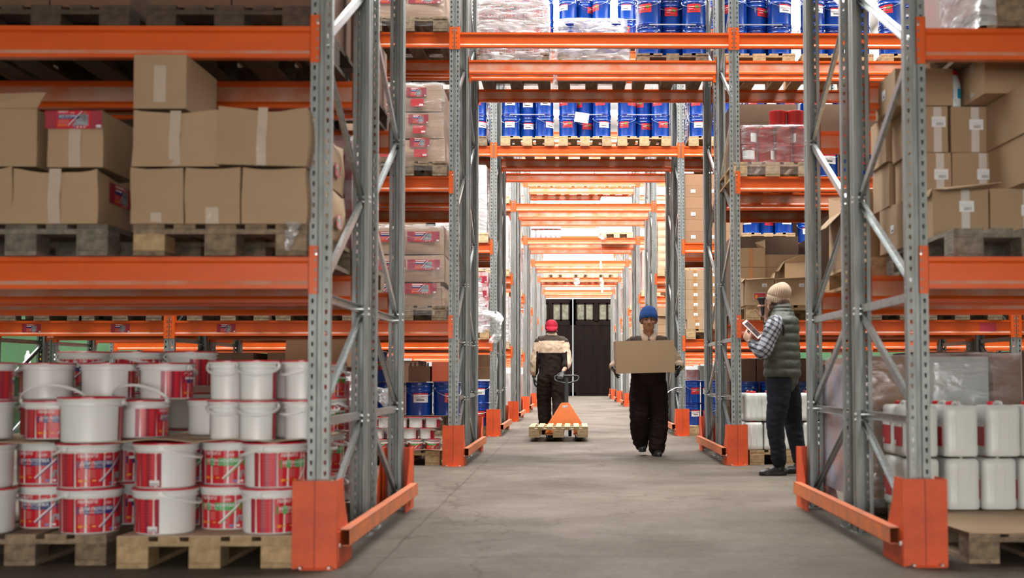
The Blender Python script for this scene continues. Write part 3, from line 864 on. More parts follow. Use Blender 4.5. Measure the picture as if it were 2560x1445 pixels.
def front_strip(x0, x1, z0, z1, y, m, bul=0.0, w=1, h=1, n=6, name='tape'):
    b = MB(); vs = []; fs = []
    for i in range(n + 1):
        z = z0 + (z1 - z0) * i / n
        for x in (x0, x1):
            u = x / (w / 2); t = z / h * 2 - 1
            yy = y - bul * max(0, 1 - u * u) * max(0, 1 - t * t) * (1 - .6 * (t > 0))
            vs.append((x, yy, z))
    for i in range(n): fs.append((2 * i, 2 * i + 1, 2 * i + 3, 2 * i + 2))
    # tape runs over the top edge
    o = len(vs)
    return b.add(vs, fs, m).mesh(name, fix=False)
CARTG = 'cardboard boxes stacked on pallets'
def barcode_label(w=.07, h=.052, fancy=False):
    b = MB(); b.box(-w / 2, w / 2, -.0008, 0, 0, h, paper_w)
    for k in range(16):
        if k % 5 != 2: b.box(-w * .18 + k * w * .032, -w * .18 + k * w * .032 + w * (.012 if k % 3 else .02), -.0014, -.0006, h * .14, h * .42, ink_k)
    tm = text_mb('КРЕМ-МЫЛО 5Л', h * .085, ink_g); b.merge(tm, Matrix.Translation((-w * .42, -.0014, h * .62)))
    b.box(-w * .42, w * .35, -.0014, -.0006, h * .5, h * .515, ink_g)
    return b
bc_me = barcode_label().mesh('label')
plain_lab = {}
def box(x, y, z, w, d, h, label, m=board_m, rz=0.0, sag=0.0, bulge=0.0, crush=0.0, seed=0, tape=None, tapew=.05, tz=None, lab=None, group=CARTG, n=6, tx=0.0, cat='box', tilt=0.0):
    """lab: list of (kind, x, z, width, side)"""
    me = soft_box(w, d, h, m, n if (sag or bulge or crush) else 1, sag, bulge, crush, seed).mesh('carton'); me.set_sharp_from_angle(angle=0.65)
    t = use(me, 'cardboard_box', None, (x, y, z), rz); tag(t, label, cat, group)
    if tilt: t.rotation_euler = (0, tilt, rz)
    if tape:
        z0, z1 = tz or (0, h * .985)
        use(front_strip(tx - tapew / 2, tx + tapew / 2, z0, z1, -.0018, tape, bulge + crush * .004, w, h), 'tape', t)
    for l in (lab or []):
        kind, lx, lz, lw, side = l; real = kind
        if kind == 'bar':
            o = use(bc_me, 'label', t)
            o.scale = (lw / .07,) * 3
        else:
            key = (kind, lw)
            kk = 'blue' if kind == 'plain' else kind
            if key not in plain_lab:
                b = MB(); design(b, kk.split('_')[0], lw, lw * (.32 if 'tall' not in kind else .46), 'fine' in kind, WORDS[kk.split('_')[0]])
                for v in b.v: v.x -= lw / 2
                plain_lab[key] = b.mesh('label', fix=False)
            o = use(plain_lab[key], 'label', t)
        if kind == 'plain':
            b = MB().box(-lw / 2, lw / 2, -.001, 0, 0, lw * .6, lab_red); b.box(lw * .15, lw * .45, -.0016, -.0005, .01, .028, paper_w); o.data = b.mesh('label')
        bz = bulge * .85
        if side == 'f': o.location = (lx, -.0028 - bz - crush * .005, lz)
        elif side == 'r': o.location = (w / 2 + .0028 + bz + crush * .005, d / 2 + lx, lz); o.rotation_euler = (0, 0, PI / 2)
        elif side == 'l': o.location = (-w / 2 - .0028 - bz - crush * .005, d / 2 - lx, lz); o.rotation_euler = (0, 0, -PI / 2)
    return t
def flap(parent, pts, m, name='flap'):
    """a stiff cardboard flap as a thin slab over four points"""
    p = [Vector(q) for q in pts]; nrm = (p[1] - p[0]).cross(p[3] - p[0]).normalized() * .004
    vs = p + [q + nrm for q in p]
    b = MB().add(vs, [(0, 1, 2, 3), (7, 6, 5, 4), (0, 4, 5, 1), (1, 5, 6, 2), (2, 6, 7, 3), (3, 7, 4, 0)], m)
    return b.build(name, parent)
# -- stretch film around a load ----------------------------------------------
def film_wrap(x0, x1, y0, y1, z0, z1, label, m=film, seed=0, taper=0.0, top=True, wob=.012, name='stretch_wrap', n=14, cat='plastic wrap'):
    b = MB(); rs = random.Random(seed); ox = rs.uniform(0, 50)
    cx, cy, hx, hy = (x0 + x1) / 2, (y0 + y1) / 2, (x1 - x0) / 2, (y1 - y0) / 2
    ring = []
    m_ = 6
    for k in range(m_): ring.append((-1 + 2 * k / m_, -1))
    for k in range(m_): ring.append((1, -1 + 2 * k / m_))
    for k in range(m_): ring.append((1 - 2 * k / m_, 1))
    for k in range(m_): ring.append((-1, 1 - 2 * k / m_))
    R_ = len(ring); vs = []
    for i in range(n + 1):
        t = i / n; z = z0 + (z1 - z0) * t; f = 1 - taper * t ** 3
        for u, v in ring:
            X, Y = u * hx * f, v * hy * f
            if abs(u) == 1 and abs(v) == 1: X *= .965; Y *= .975
            nv = mnoise.noise_vector(Vector((X * 5 + ox, Y * 5, z * 4)))
            vs.append((cx + X + nv.x * wob, cy + Y + nv.y * wob, z + nv.z * wob * .5 * (0 < i)))
    fs = [(i * R_ + k, i * R_ + (k + 1) % R_, (i + 1) * R_ + (k + 1) % R_, (i + 1) * R_ + k) for i in range(n) for k in range(R_)]
    b.add(vs, fs, m, True)
    if top:
        o = len(b.v); b.v.append(Vector((cx, cy, z1 + .01))); mi = b.mi(m)
        for k in range(R_): b.f.append([n * R_ + k, n * R_ + (k + 1) % R_, o]); b.m.append(mi); b.s.append(True)
    t = b.build(name, fix=False); tag(t, label, cat, 'stretch film wrapped around loads')
    return t
def film_tail(pts, w0, label, seed=0, m=film_w):
    """a crumpled loose end of film hanging down"""
    b = MB(); rs = random.Random(seed); n = 14; pts = [Vector(p) for p in pts]
    def P(t):
        k = t * (len(pts) - 1); i = min(int(k), len(pts) - 2); return pts[i].lerp(pts[i + 1], k - i)
    vs = []; cols = 5
    for i in range(n + 1):
        t = i / n; c = P(t); wd = w0 * (1 - .55 * t) * (1 + .3 * math.sin(t * 9 + seed))
        for k in range(cols):
            s = k / (cols - 1) - .5
            vs.append((c.x + s * wd * .8, c.y + .02 * math.sin(k * 2.2 + i * 1.3 + seed) + s * wd * .5 * math.cos(t * 5), c.z + .006 * math.cos(k * 3 + i)))
    fs = [(i * cols + k, i * cols + k + 1, (i + 1) * cols + k + 1, (i + 1) * cols + k) for i in range(n) for k in range(cols - 1)]
    b.add(vs, fs, m, True); t = b.build('film_scrap', fix=False)
    return tag(t, label, 'plastic wrap', 'loose ends of stretch film')
# -- white canisters ----------------------------------------------------------
def canister_meshes(w=.193, d=.235, h=.285):
    b = MB(); n = 28
    def ring(f, g, z):
        out = []
        for k in range(n):
            a = 2 * PI * k / n; c, s = math.cos(a), math.sin(a); e = .34
            out.append((math.copysign(abs(c) ** e, c) * w / 2 * f, math.copysign(abs(s) ** e, s) * d / 2 * g, z))
        return out
    prof = [(.86, .88, 0), (.96, .97, .006), (1.0, 1.0, .02), (1.0, 1.0, .05), (.985, .99, .06), (.985, .99, h - .085), (1.0, 1.0, h - .075), (1.0, 1.0, h - .04), (.97, .98, h - .02), (.88, .9, h - .010), (.6, .6, h - .008)]
    vs = []
    for f, g, z in prof: vs += ring(f, g, z)
    fs = [(i * n + k, i * n + (k + 1) % n, (i + 1) * n + (k + 1) % n, (i + 1) * n + k) for i in range(len(prof) - 1) for k in range(n)]
    fs += [tuple(range(n))[::-1], tuple((len(prof) - 1) * n + k for k in range(n))]
    b.add(vs, fs, can_m, True)
    for x in (-.028, .028): b.box(x - .006, x + .006, -d / 2 - .001, d / 2 + .001, .03, h - .03, can_m, bev=.002)
    hd = MB(); hd.tube([(0, -.075, h - .012), (0, -.06, h + .004), (0, .0, h + .006), (0, .05, h - .012)], .011, can_m, 8)
    cap = MB().lathe([(.028, h - .012), (.03, h - .01), (.03, h + .008), (.027, h + .011), (.001, h + .011)], red_m, 20, T=T3(0, d / 2 - .055, 0))
    lab = MB(); lab.box(-.0012, 0, -.075, .075, .055, h - .10, lab_red)
    lab.box(-.0018, -.0006, -.075, .075, h - .125, h - .10, lab_white)
    for k in range(8): lab.box(-.0018, -.0006, -.06, .03 + .03 * (k % 2), .08 + k * .010, .083 + k * .010, lab_pink)
    lab.box(-.0018, -.0006, .04, .068, .06, .085, lab_white)
    return b.mesh('canister'), hd.mesh('handle'), cap.mesh('cap'), lab.mesh('label')
CAN = canister_meshes()
CANG = 'white plastic canisters stacked on pallets'
def canister(x, y, z, label, rz=0.0, lab=True, extra=None):
    t = use(CAN[0], 'canister', None, (x, y, z), rz); tag(t, label, 'canister', CANG)
    use(CAN[1], 'handle', t); use(CAN[2], 'cap', t)
    if lab: use(CAN[3], 'label', t, (-.0972, 0, 0))
    return t
def sheet(x0, x1, y0, y1, z, m, label, wave=.006, seed=1, lift=None):
    b = MB(); n = 16; vs = []; fs = []
    for i in range(n + 1):
        for j in range(n + 1):
            x = x0 + (x1 - x0) * i / n; y = y0 + (y1 - y0) * j / n
            zz = z + .003 + abs(wave * math.sin(x * 9 + seed) * (1 if j < 3 else .3)) * max(0, 1 - j / 3)
            ed = .006 * math.sin(i * 1.7 + seed)
            vs.append((x, y + (ed if j == 0 else 0), zz))
    for i in range(n):
        for j in range(n): a = i * (n + 1) + j; fs.append((a, a + n + 1, a + n + 2, a + 1))
    k = len(vs); vs += [(v[0], v[1], v[2] - .003) for v in vs]; fs += [tuple(q + k for q in f[::-1]) for f in fs]
    for i in range(n):
        a = i * (n + 1); fs.append((a, a + k, a + n + 1 + k, a + n + 1))
    b.add(vs, fs, m); t = b.build('cardboard_sheet'); return tag(t, label, 'cardboard sheet', 'cardboard sheets between the layers')
# ---------------------------------------------------------------- rack row one, bucket side, floor level
PB = 'paint buckets stacked on the front pallets'
pallet(-1.904, 5.42, 0, wood_new, 'wooden pallet on floor beside the front guard, under labelled buckets')
pallet(-2.789, 5.52, 0, wood_old, 'older wooden pallet on floor, under the ceiling paint buckets')
sheet(-2.30, -1.50, 5.41, 6.62, .144, board_d, 'kraft cardboard sheet on pallet under the primer buckets', .002, 2)
Z0, H1, H2 = .149, .211, .184
def T2(lst, z, n): return [(x, y, z) for x, y in lst]
cols = [(-2.135, 5.57, 'green', 0.75, 'beside the ceiling paint buckets'), (-1.885, 5.745, 'green', -0.1, 'set back in the middle of the pallet'), (-1.635, 5.575, 'green', 0.98, 'next to the front steel guard')]
for i, (x, y, kd, tr, wh) in enumerate(cols):
    for l in (0, 1):
        a = (-1.83 if i == 0 else .28 if i == 1 else 1.45)
        tub(x + (.008 * l if i else 0), y, Z0 + l * H1, 'big', kd, a + .05 * l, 'white primer bucket, green banner label, %s layer, %s' % (('bottom', 'second')[l], wh), PB, turnh=(1.75 if i == 0 else 3.14 if i == 1 else -1.75))
for r_, yy in enumerate((5.915, 6.25, 6.565)):
    for l in (0, 1):
        tub(-1.635, yy, Z0 + l * H1, 'big', 'green', 1.9 - .2 * r_, 'white labelled bucket, %s layer, place %s behind the front guard' % (('bottom', 'second')[l], ['two', 'three', 'four'][r_]), PB, turnh=1.57)
        if r_ < 2: tub(-2.135, yy, Z0 + l * H1, 'big', 'green', .5, 'white bucket hidden behind primer bucket, %s layer, row %s' % (('bottom', 'second')[l], ['two', 'three'][r_]), PB, fine=False)
for l in (0, 1): tub(-1.885, 6.085, Z0 + l * H1, 'big', 'green', .2, 'white bucket in shadow behind middle primer bucket, %s layer' % ('bottom', 'second')[l], PB, fine=False)
PC = [(-2.513, 5.64, 1.03, 'beside the primer buckets'), (-2.80, 5.85, .28, 'set back between two front buckets'), (-3.008, 5.62, -1.54, 'at the edge of the picture')]
for i, (x, y, a, wh) in enumerate(PC):
    for l in (0, 1):
        tub(x - .012 * l, y, .144 + l * H1, 'big', 'blue', a + .07 * l, 'white ceiling paint bucket with navy banner label, %s layer, %s' % (('bottom', 'second')[l], wh), PB, turnh=(-1.95, .0 if l == 0 else 3.1, -.8)[i])
for yy in (5.98, 6.3):
    for l in (0, 1): tub(-2.50, yy, .144 + l * H1, 'big', 'blue', 1.6, 'white bucket behind the ceiling paint buckets, %s layer, %s' % (('bottom', 'second')[l], 'near' if yy < 6.1 else 'far'), PB, fine=False)
sheet(-2.33, -1.47, 5.40, 6.6, .571, board_d, 'wavy kraft cardboard sheet between primer buckets and small tubs', .018, 5)
sheet(-3.25, -2.64, 5.47, 6.6, .566, board_d, 'cardboard sheet under the upper ceiling paint buckets', .006, 9)
Z3 = .578
ST = [(-1.862, 5.62, 'farthest from the guard'), (-1.693, 5.515, 'in the middle'), (-1.506, 5.60, 'closest to the guard')]
for i, (x, y, wh) in enumerate(ST):
    for l in (0, 1):
        tub(x, y, Z3 + l * .187, 'small', 'green', [3.1, 3.15, 2.6][i], 'small plain white tub, %s of two on the sheet, %s' % (('lower', 'upper')[l], wh), 'small white tubs on the cardboard sheet', fine=False, turnh=[0.1, 0.15, -.7][i])
for l in (0, 1):
    for j, (x, y) in enumerate(((-1.60, 5.80), (-1.80, 5.83), (-1.60, 6.02))):
        tub(x, y, Z3 + l * .187, 'small', 'green', 1.9 + j, 'small white tub behind the front tubs, %s, %s place' % (('lower', 'upper')[l], ORD[j + 1]), 'small white tubs on the cardboard sheet', fine=False)
for j, yy in enumerate((6.24, 6.52)):
    for l in (0, 1):
        tub(-1.61, yy, Z3 + l * H2, 'wide', 'green', 1.75, 'white tub with green label facing the aisle, %s layer, %s' % (('third', 'fourth')[l], ('nearer', 'farther')[j]), PB, fine=False, turnh=1.2 + j)
tub(-2.485, 5.565, .571, 'big', 'blue', 3.35, 'plain white side of bucket standing on the ceiling paint buckets', PB, turnh=3.14)
tub(-2.733, 5.73, Z3, 'wide', 'blue', .9, 'labelled bucket with raised white handle, behind plain white bucket', PB, handle_up=True, turnh=.1)
tub(-2.352, 5.835, Z3, 'wide', 'blue', 2.1, 'labelled bucket with raised handle, half hidden by plain white bucket', PB, handle_up=True, turnh=-.3)
for nm, x, y, a in (('above the raised handle', -2.90, 6.02, -2.58), ('second from the raised handle', -2.59, 6.025, 3.14), ('with label edge turned to the small tubs', -2.295, 6.03, 2.06), ('at the picture edge', -3.075, 5.745, 2.6)):
    tub(x, y, Z3 + H2, 'wide', 'blue', a, 'plain white bucket on the fourth layer, %s' % nm, PB, fine=False, turnh=(-1.9 if x < -2.8 else 2.8))
for x, y in ((-2.90, 6.04), (-2.59, 6.08), (-3.075, 5.745), (-2.08, 6.12)):
    tub(x, y, Z3, 'wide', 'blue', -2.1 if x < -2.7 else 2.5, 'white bucket on the third layer, %s' % {-2.9: 'under the one above the raised handle', -2.59: 'behind the lone plain bucket', -3.075: 'at the picture edge', -2.08: 'deep in shadow by the small tubs'}[x], PB, fine=False)
pallet(-2.75, 6.86, 0, wood_old, 'wooden pallet in the rear rack behind the ceiling paint buckets', parts=False)
pallet(-1.9, 6.86, 0, wood_old, 'wooden pallet in the rear rack behind the primer buckets', parts=False)
for i, x in enumerate((-3.14, -2.82, -2.50)):
    for l in range(4):
        tub(x, 7.05, .144 + l * .214 + (.03 if l == 3 else 0), 'big', 'blue', .2 + i, 'red-lidded bucket in the rear rack, layer %s, %s column' % (['one', 'two', 'three', 'four'][l], ORD[i + 1]), 'red-lidded buckets in the rear rack', fine=False)
# wrapped load and cartons behind, rear rack
for i in range(3):
    box(-1.92, 6.95, .15 + i * .235, .76, .85, .23, 'red and white printed carton under film, %s from floor, rear rack' % ORD[i + 1], m=mat('red_printed_board', (0.45, 0.06, 0.07), .6, color2=(.6, .5, .5), vscale=9), group='red printed cartons under film')
film_wrap(-2.33, -1.50, 6.93, 7.83, .15, .90, 'crumpled clear film around red load near the rear post', film_w, 4, .10, wob=.03)
box(-1.75, 7.0, .935, .36, .5, .16, 'plain brown box lying on the wrapped red load', m=board_b, crush=.4, seed=5)
# ---------------------------------------------------------------- rack row one, bucket side, first shelf
pb_ = pallet(-1.85, 5.42, L1, wood_old, 'dark pallet with one pale block, on front shelf by the post', parts=True)
for ch in pb_.children:
    if ch.name.startswith('block') and ch.location.x < -.1 and ch.location.y < .1:
        ch.data = ch.data.copy(); ch.data.materials[0] = wood_new; ch['label'] = 'pale new wooden block'
pallet(-2.766, 5.42, L1, wood_grey, 'grey weathered pallet on front shelf at the picture edge')
zb = L1 + .1445
G = 'sagging cardboard boxes on the front shelf'
box(-2.137, 5.40, zb, .243, .39, .262, 'square cardboard box, bottom row, farthest from the post', sag=.008, bulge=.008, crush=.5, seed=1, tape=tape_m, tz=(.0, .05), group=G)
box(-1.881, 5.40, zb, .253, .39, .262, 'square cardboard box, middle of the bottom row of three', sag=.008, bulge=.006, crush=.5, seed=2, tape=tape_m, tz=(.0, .075), tapew=.06, group=G)
box(-1.598, 5.40, zb, .296, .39, .26, 'cardboard box with rounded side, bottom row by the steel post', sag=.008, bulge=.012, crush=.6, seed=3, group=G, lab=[('green_tall', .02, .05, .13, 'r')])
box(-2.054, 5.40, zb + .266, .398, .42, .262, 'wide sagging cardboard box under the tall topmost box', sag=.018, bulge=.016, crush=.8, seed=4, tape=tape_m, group=G, n=9)
box(-1.653, 5.38, zb + .268, .42, .42, .272, 'wide tilted cardboard box with centre tape, beside the post', sag=.018, bulge=.012, crush=.8, seed=6, tape=tape_m, tapew=.045, group=G, n=9, tilt=.025, lab=[('green_tall', .05, .08, .13, 'r')])
box(-2.129, 5.40, zb + .535, .242, .46, .252, 'topmost crisp cardboard box with lit side on the front shelf', bulge=.002, crush=.08, seed=7, tape=tape_m, tapew=.055, tz=(.03, .20), group=G)
for i, (x, z, w_) in enumerate(((-2.10, 0, .36), (-1.64, 0, .38), (-2.05, .266, .40), (-1.66, .268, .40))):
    box(x, 5.84, zb + z, w_, .5, .262, 'sagging cardboard box in second rank, %s one' % ORD[i + 1], sag=.02, bulge=.02, crush=1.0, seed=20 + i, group=G, lab=[('green_tall', -.05, .06, .14, 'r')] if x > -1.7 else [])
b1 = box(-2.602, 5.40, zb, .395, .40, .258, 'broad cardboard box with pinched corners and red side label', sag=.022, bulge=.014, crush=.8, seed=8, tape=tape_m, tapew=.055, group=G, n=9, lab=[('blue', .03, .11, .30, 'r')])
box(-3.0, 5.40, zb, .40, .40, .262, 'cardboard box cut by the picture edge, bottom row', sag=.02, bulge=.01, crush=.6, seed=9, group=G)
lm0 = box(-2.868, 5.40, zb + .265, .352, .40, .268, 'cardboard box with raised top flap, upper row', bulge=.006, crush=.4, seed=10, group=G)
flap(lm0, [(-.176, .0, .268), (.176, .0, .268), (.205, .03, .348), (-.14, .06, .345)], board_m)
box(-2.523, 5.42, zb + .265, .255, .48, .262, 'cardboard box with a red paint label folded over its top', bulge=.006, crush=.5, seed=11, tape=tape_m, tapew=.055, tz=(.0, .19), group=G, lab=[('blue_fine', -.005, .178, .262, 'f')])
film_tail([(-1.50, 5.38, 1.585), (-1.51, 5.375, 1.53), (-1.53, 5.37, 1.45)], .09, 'crumpled film scrap on the pallet corner by the post', 3)
# red wrapped loads on the rear rack, first shelf
for j, xx in enumerate((-1.92, -2.80)):
    pallet(xx, 6.88, L1, wood_old, 'pallet under red wrapped load, rear shelf, %s' % ('by the post', 'deeper in the bay')[j], parts=False)
    for l in range(3):
        for i2 in (-1, 1):
            box(xx + i2 * .195, 6.95, L1 + .145 + l * .235, .385, .8, .232, 'red printed carton, rear shelf, %s layer, %s column, %s load' % (ORD[l + 1], ('outer', 'inner')[i2 > 0], ORD[j + 1]), m=MATS['red_printed_board'], group='red printed cartons under film', lab=[('blue', 0, .05, .3, 'f'), ('blue', 0, .05, .3, 'r')])
    film_wrap(xx - .42, xx + .42, 6.92, 7.85, L1 + .12, L1 + .145 + .73, 'clear film around the red cartons, rear shelf, %s load' % ORD[j + 1], film, 6 + j, .04, wob=.012)
# second shelf: pallets seen from below with cartons on them
LZ = 2.524
for j, xx in enumerate((-1.88, -2.76, -3.6)):
    pallet(xx, 5.62, LZ, wood_shade, 'shade-toned pallet seen from below, high front shelf, %s from the post' % ORD[j + 1])
    pallet(xx, 6.86, LZ, wood_shade, 'shade-toned pallet seen from below, high rear shelf, %s from the post' % ORD[j + 1])
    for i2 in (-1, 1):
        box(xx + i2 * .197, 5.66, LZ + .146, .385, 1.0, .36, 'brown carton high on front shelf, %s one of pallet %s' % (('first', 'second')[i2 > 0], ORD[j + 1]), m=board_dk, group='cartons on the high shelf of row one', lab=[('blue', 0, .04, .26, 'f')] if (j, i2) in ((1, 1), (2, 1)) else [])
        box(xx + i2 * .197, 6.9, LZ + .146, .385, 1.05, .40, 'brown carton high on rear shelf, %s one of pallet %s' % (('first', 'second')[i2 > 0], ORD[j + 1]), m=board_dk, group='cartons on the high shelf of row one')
# ---------------------------------------------------------------- rack row one, canister side
pallet(2.02, 5.46, 0, wood_old, 'wooden pallet with cardboard top under the white canisters')
sheet(1.60, 2.50, 5.40, 6.75, .144, board_m, 'brown cardboard sheet on pallet under the canisters', .004, 3)
zc = .150
n = 0
cxs = [1.664, 1.882, 2.082, 2.284, 2.48]
for r_, yy in enumerate((6.42, 6.66)):
    for i, x in enumerate(cxs if r_ == 0 else cxs[:2]):
        if r_ == 2 and i > 0: continue
        for l in (0, 1):
            xo = (-.004 + .03 * (i == 2) + .02 * (i == 3)) * l
            canister(x + xo, yy, zc + l * .286, 'white canister, %s layer, %s from the post, %s rank' % (('bottom', 'upper')[l], ORD[i + 1], ORD[r_ + 1]))
pallet(2.02, 6.72, 0, wood_old, 'old wooden pallet behind the canister pallet, rear rack', parts=False)
pallet(2.9, 5.46, 0, wood_old, 'wooden pallet beyond the canister pallet, rack row one', parts=False)
# wrapped brown roll stack and grey wrapped load behind
wrapped_pink = mat('pink_paper_pack', (0.50, 0.26, 0.21), .6, color2=(.35, .42, .55), vscale=3.5)
box(1.66, 6.92, .15, .33, .95, .84, 'tall brown wrapped pack beside the rear post on canister side', m=board_b, group='wrapped packs in the rear rack', crush=.1, bulge=.004, n=6)
box(1.475, 7.0, .15, .03, .86, .80, 'pink and blue paper bundle under film beside rear post', m=wrapped_pink, group='wrapped packs in the rear rack')
film_wrap(1.445, 1.85, 6.90, 7.90, .10, 1.0, 'shiny clear film around the tall brown pack', film_h, 12, .02, wob=.008)
box(2.08, 7.05, .15, .42, .8, .84, 'grey-blue wrapped load behind the canisters', m=mat('grey_blue_pack', (.36, .45, .46), .5, color2=(.5, .52, .5), vscale=4), group='wrapped packs in the rear rack')
box(2.385, 7.0, .15, .17, .8, .86, 'brown cardboard corner of the grey wrapped load', m=board_dk, group='wrapped packs in the rear rack')
film_wrap(1.87, 2.48, 6.97, 7.88, .12, 1.01, 'clear film around the grey-blue load', film_h, 13, .02, wob=.01)
# first shelf: cartons with white tape and barcode labels
pallet(2.0, 5.55, L1, wood_grey, 'weathered pallet on front shelf under taped cartons', rz=.0)
pallet(2.85, 5.5, L1, wood_grey, 'weathered pallet at the picture edge, canister side front shelf', parts=False)
zz = L1 + .146
GC = 'taped cartons with barcode labels'
def tcart(x, y, z, w_, d_, h_, label, rz=0.0, seed=0, lx=.02, lz=.10, side=None, tape=True, **k):
    lab = [('bar', lx, lz, .075, 'f')] if lx is not None else []
    if side: lab.append(('bar', .0, .1, .07, side))
    return box(x, y, z, w_, d_, h_, label, rz=rz, bulge=.003, crush=.1, seed=seed, tape=tape_w if tape else None, tapew=.043, tx=(lx or 0) - .005, lab=lab, group=GC, **k)
fb = tcart(1.762, 5.93, zz, .285, .40, .25, 'taped carton with its top flap standing open, bottom row', seed=31, lz=.13, lx=.03)
flap(fb, [(-.142, -.0, .25), (.142, -.0, .25), (.165, -.13, .262), (-.12, -.15, .225)], board_m)
flap(fb, [(-.142, 0, .25), (-.142, .38, .25), (-.155, .36, .21), (-.155, .02, .21)], board_m)
tcart(2.06, 5.93, zz, .29, .40, .25, 'taped carton with barcode, bottom row, next to open flap carton', seed=32, lz=.11, lx=.05)
tcart(2.36, 5.95, zz, .29, .40, .25, 'taped carton at the picture edge, bottom row', seed=33)
tcart(1.705, 6.2, zz + .252, .20, .36, .235, 'taped carton, second row, partly behind the post', seed=34, lz=.09, lx=.045)
tcart(1.94, 6.2, zz + .252, .258, .36, .235, 'taped carton with barcode, second row, clear of the post', seed=35, lz=.09, lx=.04)
tcart(1.69, 6.2, zz + .49, .20, .36, .246, 'taped carton, third row, partly behind the post', seed=36, lz=.135, lx=.05)
tcart(1.932, 6.2, zz + .49, .25, .36, .246, 'taped carton with barcode, third row, under the bottle', seed=37, lz=.12, lx=.01)
box(1.66, 6.18, zz + .738, .31, .40, .20, 'plain carton on top of the stack, behind the post', crush=.05, seed=38, group=GC, lab=[('bar', -.02, .08, .07, 'l')])
tcart(2.20, 5.64, zz + .252, .36, .58, .238, 'deep carton jutting forward, second row, at the picture edge', rz=.02, seed=39, lx=None, tape=False)
tcart(2.195, 5.60, zz + .492, .36, .60, .246, 'deep carton jutting forward, third row, at the picture edge', rz=.03, seed=40, lx=None, tape=False)
tb_ = tcart(2.075, 5.93, zz + .742, .36, .36, .20, 'top carton with taped side face, beside the bottle', rz=.03, seed=41, lx=None, tape=False)
MB().box(-.1815, -.1802, .15, .20, .02, .198, tape_w).build('tape', tb_)
bx = box(2.0, 0, 0, .001, .001, .001, 'x', group='x') if False else None
# side stack towards the rear post
for i, (y, z, w_, d_, h_, rz) in enumerate(((6.42, 0, .3, .42, .26, .02), (6.62, .262, .3, .36, .25, 0), (6.6, .515, .32, .36, .27, -.02))):
    box(1.745 - .01 * i, y, zz + z, w_, d_, h_, 'plain carton in second rank behind the post, %s row' % ORD[i + 1], crush=.15, seed=50 + i, rz=rz, group=GC, lab=[('bar', .05, .10, .06, 'l')] if i != 1 else [])
def bottle(x, y, z, label, rz=0.0):
    b = MB().lathe([(.034, 0), (.037, .004), (.037, .022), (.0355, .024), (.0355, .027), (.037, .029), (.037, .118), (.034, .132), (.021, .170), (.0185, .176)], mat('pale_mint_plastic', (.66, .76, .76), .35), 24)
    t = b.build('bottle', None, (x, y, z), rz); tag(t, label, 'bottle', 'plastic bottles on the cartons')
    MB().lathe([(.0185, .174), (.0195, .178), (.0185, .2), (.016, .203), (.001, .203)], red_m, 18).build('cap', t)
    l = MB(); W_ = .16
    def q(x0, z0, x1, z1, lay, m):
        vs = []; fs = []; n = 8
        for i in range(n + 1):
            xx = x0 + (x1 - x0) * i / n; vs += [(xx, -lay * .0005, z0), (xx, -lay * .0005, z1)]
        for i in range(n): fs.append((2 * i, 2 * i + 2, 2 * i + 3, 2 * i + 1))
        l.add(vs, fs, m)
    cy = mat('label_cyan', (.0, .30, .50), .4)
    q(0, .028, W_, .098, 0, paper_w); q(0, .044, .062, .098, 1, cy); q(.082, .044, .16, .098, 1, cy)
    for i in range(6): q(.068, .048 + i * .008, .075, .051 + i * .008, 1, ink_g)
    for i in range(5): q(.007, .05 + i * .008, .055, .052 + i * .008, 2, lab_lblue)
    for i in range(8): q(.066 + i * .0018, .03, .067 + i * .0018, .038, 1, ink_g)
    bend(l, .0375, .0375, 1, -PI / 2 - W_ / 2 / .0375)
    o = l.build('label', t, fix=False)
    return t
bottle(1.838, 6.24, zz + .738, 'pale mint plastic bottle with cyan label and red cap', .15)
bottle(1.805, 6.42, zz + .738, 'second red-capped bottle mostly hidden behind the first', .0)
# rear rack, first shelf, canister side: open cartons on a pallet
pallet(1.93, 6.9, L1, wood_new, 'pale pallet under open cartons, rear shelf on canister side')
o1 = box(1.72, 7.0, zz, .32, .5, .40, 'tall plain brown carton on rear shelf beside the post', m=board_b, group='open cartons on the rear shelf', crush=.1, seed=61)
o2 = box(1.71, 7.52, zz, .36, .42, .36, 'open carton with spread flaps on rear shelf end', m=board_m, group='open cartons on the rear shelf', crush=.2, seed=62)
flap(o2, [(-.18, .0, .36), (-.18, .42, .36), (-.27, .40, .27), (-.29, .02, .25)], board_m)
flap(o2, [(-.18, .42, .36), (.18, .42, .36), (.20, .50, .55), (-.16, .52, .52)], board_m)
flap(o2, [(-.18, .0, .36), (.18, .0, .36), (.2, -.04, .5), (-.22, -.05, .50)], board_m)
# second shelf canister side, rear rack
pallet(2.19, 5.44, LZ, wood_old, 'dark pallet high on front shelf, canister side, under wrapped pack')
for i in range(0): drum(1.66 + i * .285, 6.96, LZ + .146, ('white', 'red')[i], 2.5 - i, 'blue drum high on rear shelf of row one, %s from post' % ORD[i + 1])
for i in range(0): drum(1.66 + i * .285, 7.26, LZ + .146, 'white', 1, 'blue drum in second rank high on rear shelf, %s from post' % ORD[i + 1], False)
box(2.16, 5.50, LZ + .146, .82, 1.1, .6, 'large pale wrapped pack high on front shelf, canister side', m=mat('pale_pack', (.5, .42, .38), .6, color2=(.62, .3, .28), vscale=4), group='wrapped packs in the rear rack')
film_wrap(1.70, 2.62, 5.46, 6.1, LZ + .01, LZ + .80, 'shiny film bulging around pale pack, high shelf', film_w, 15, .10, wob=.04)
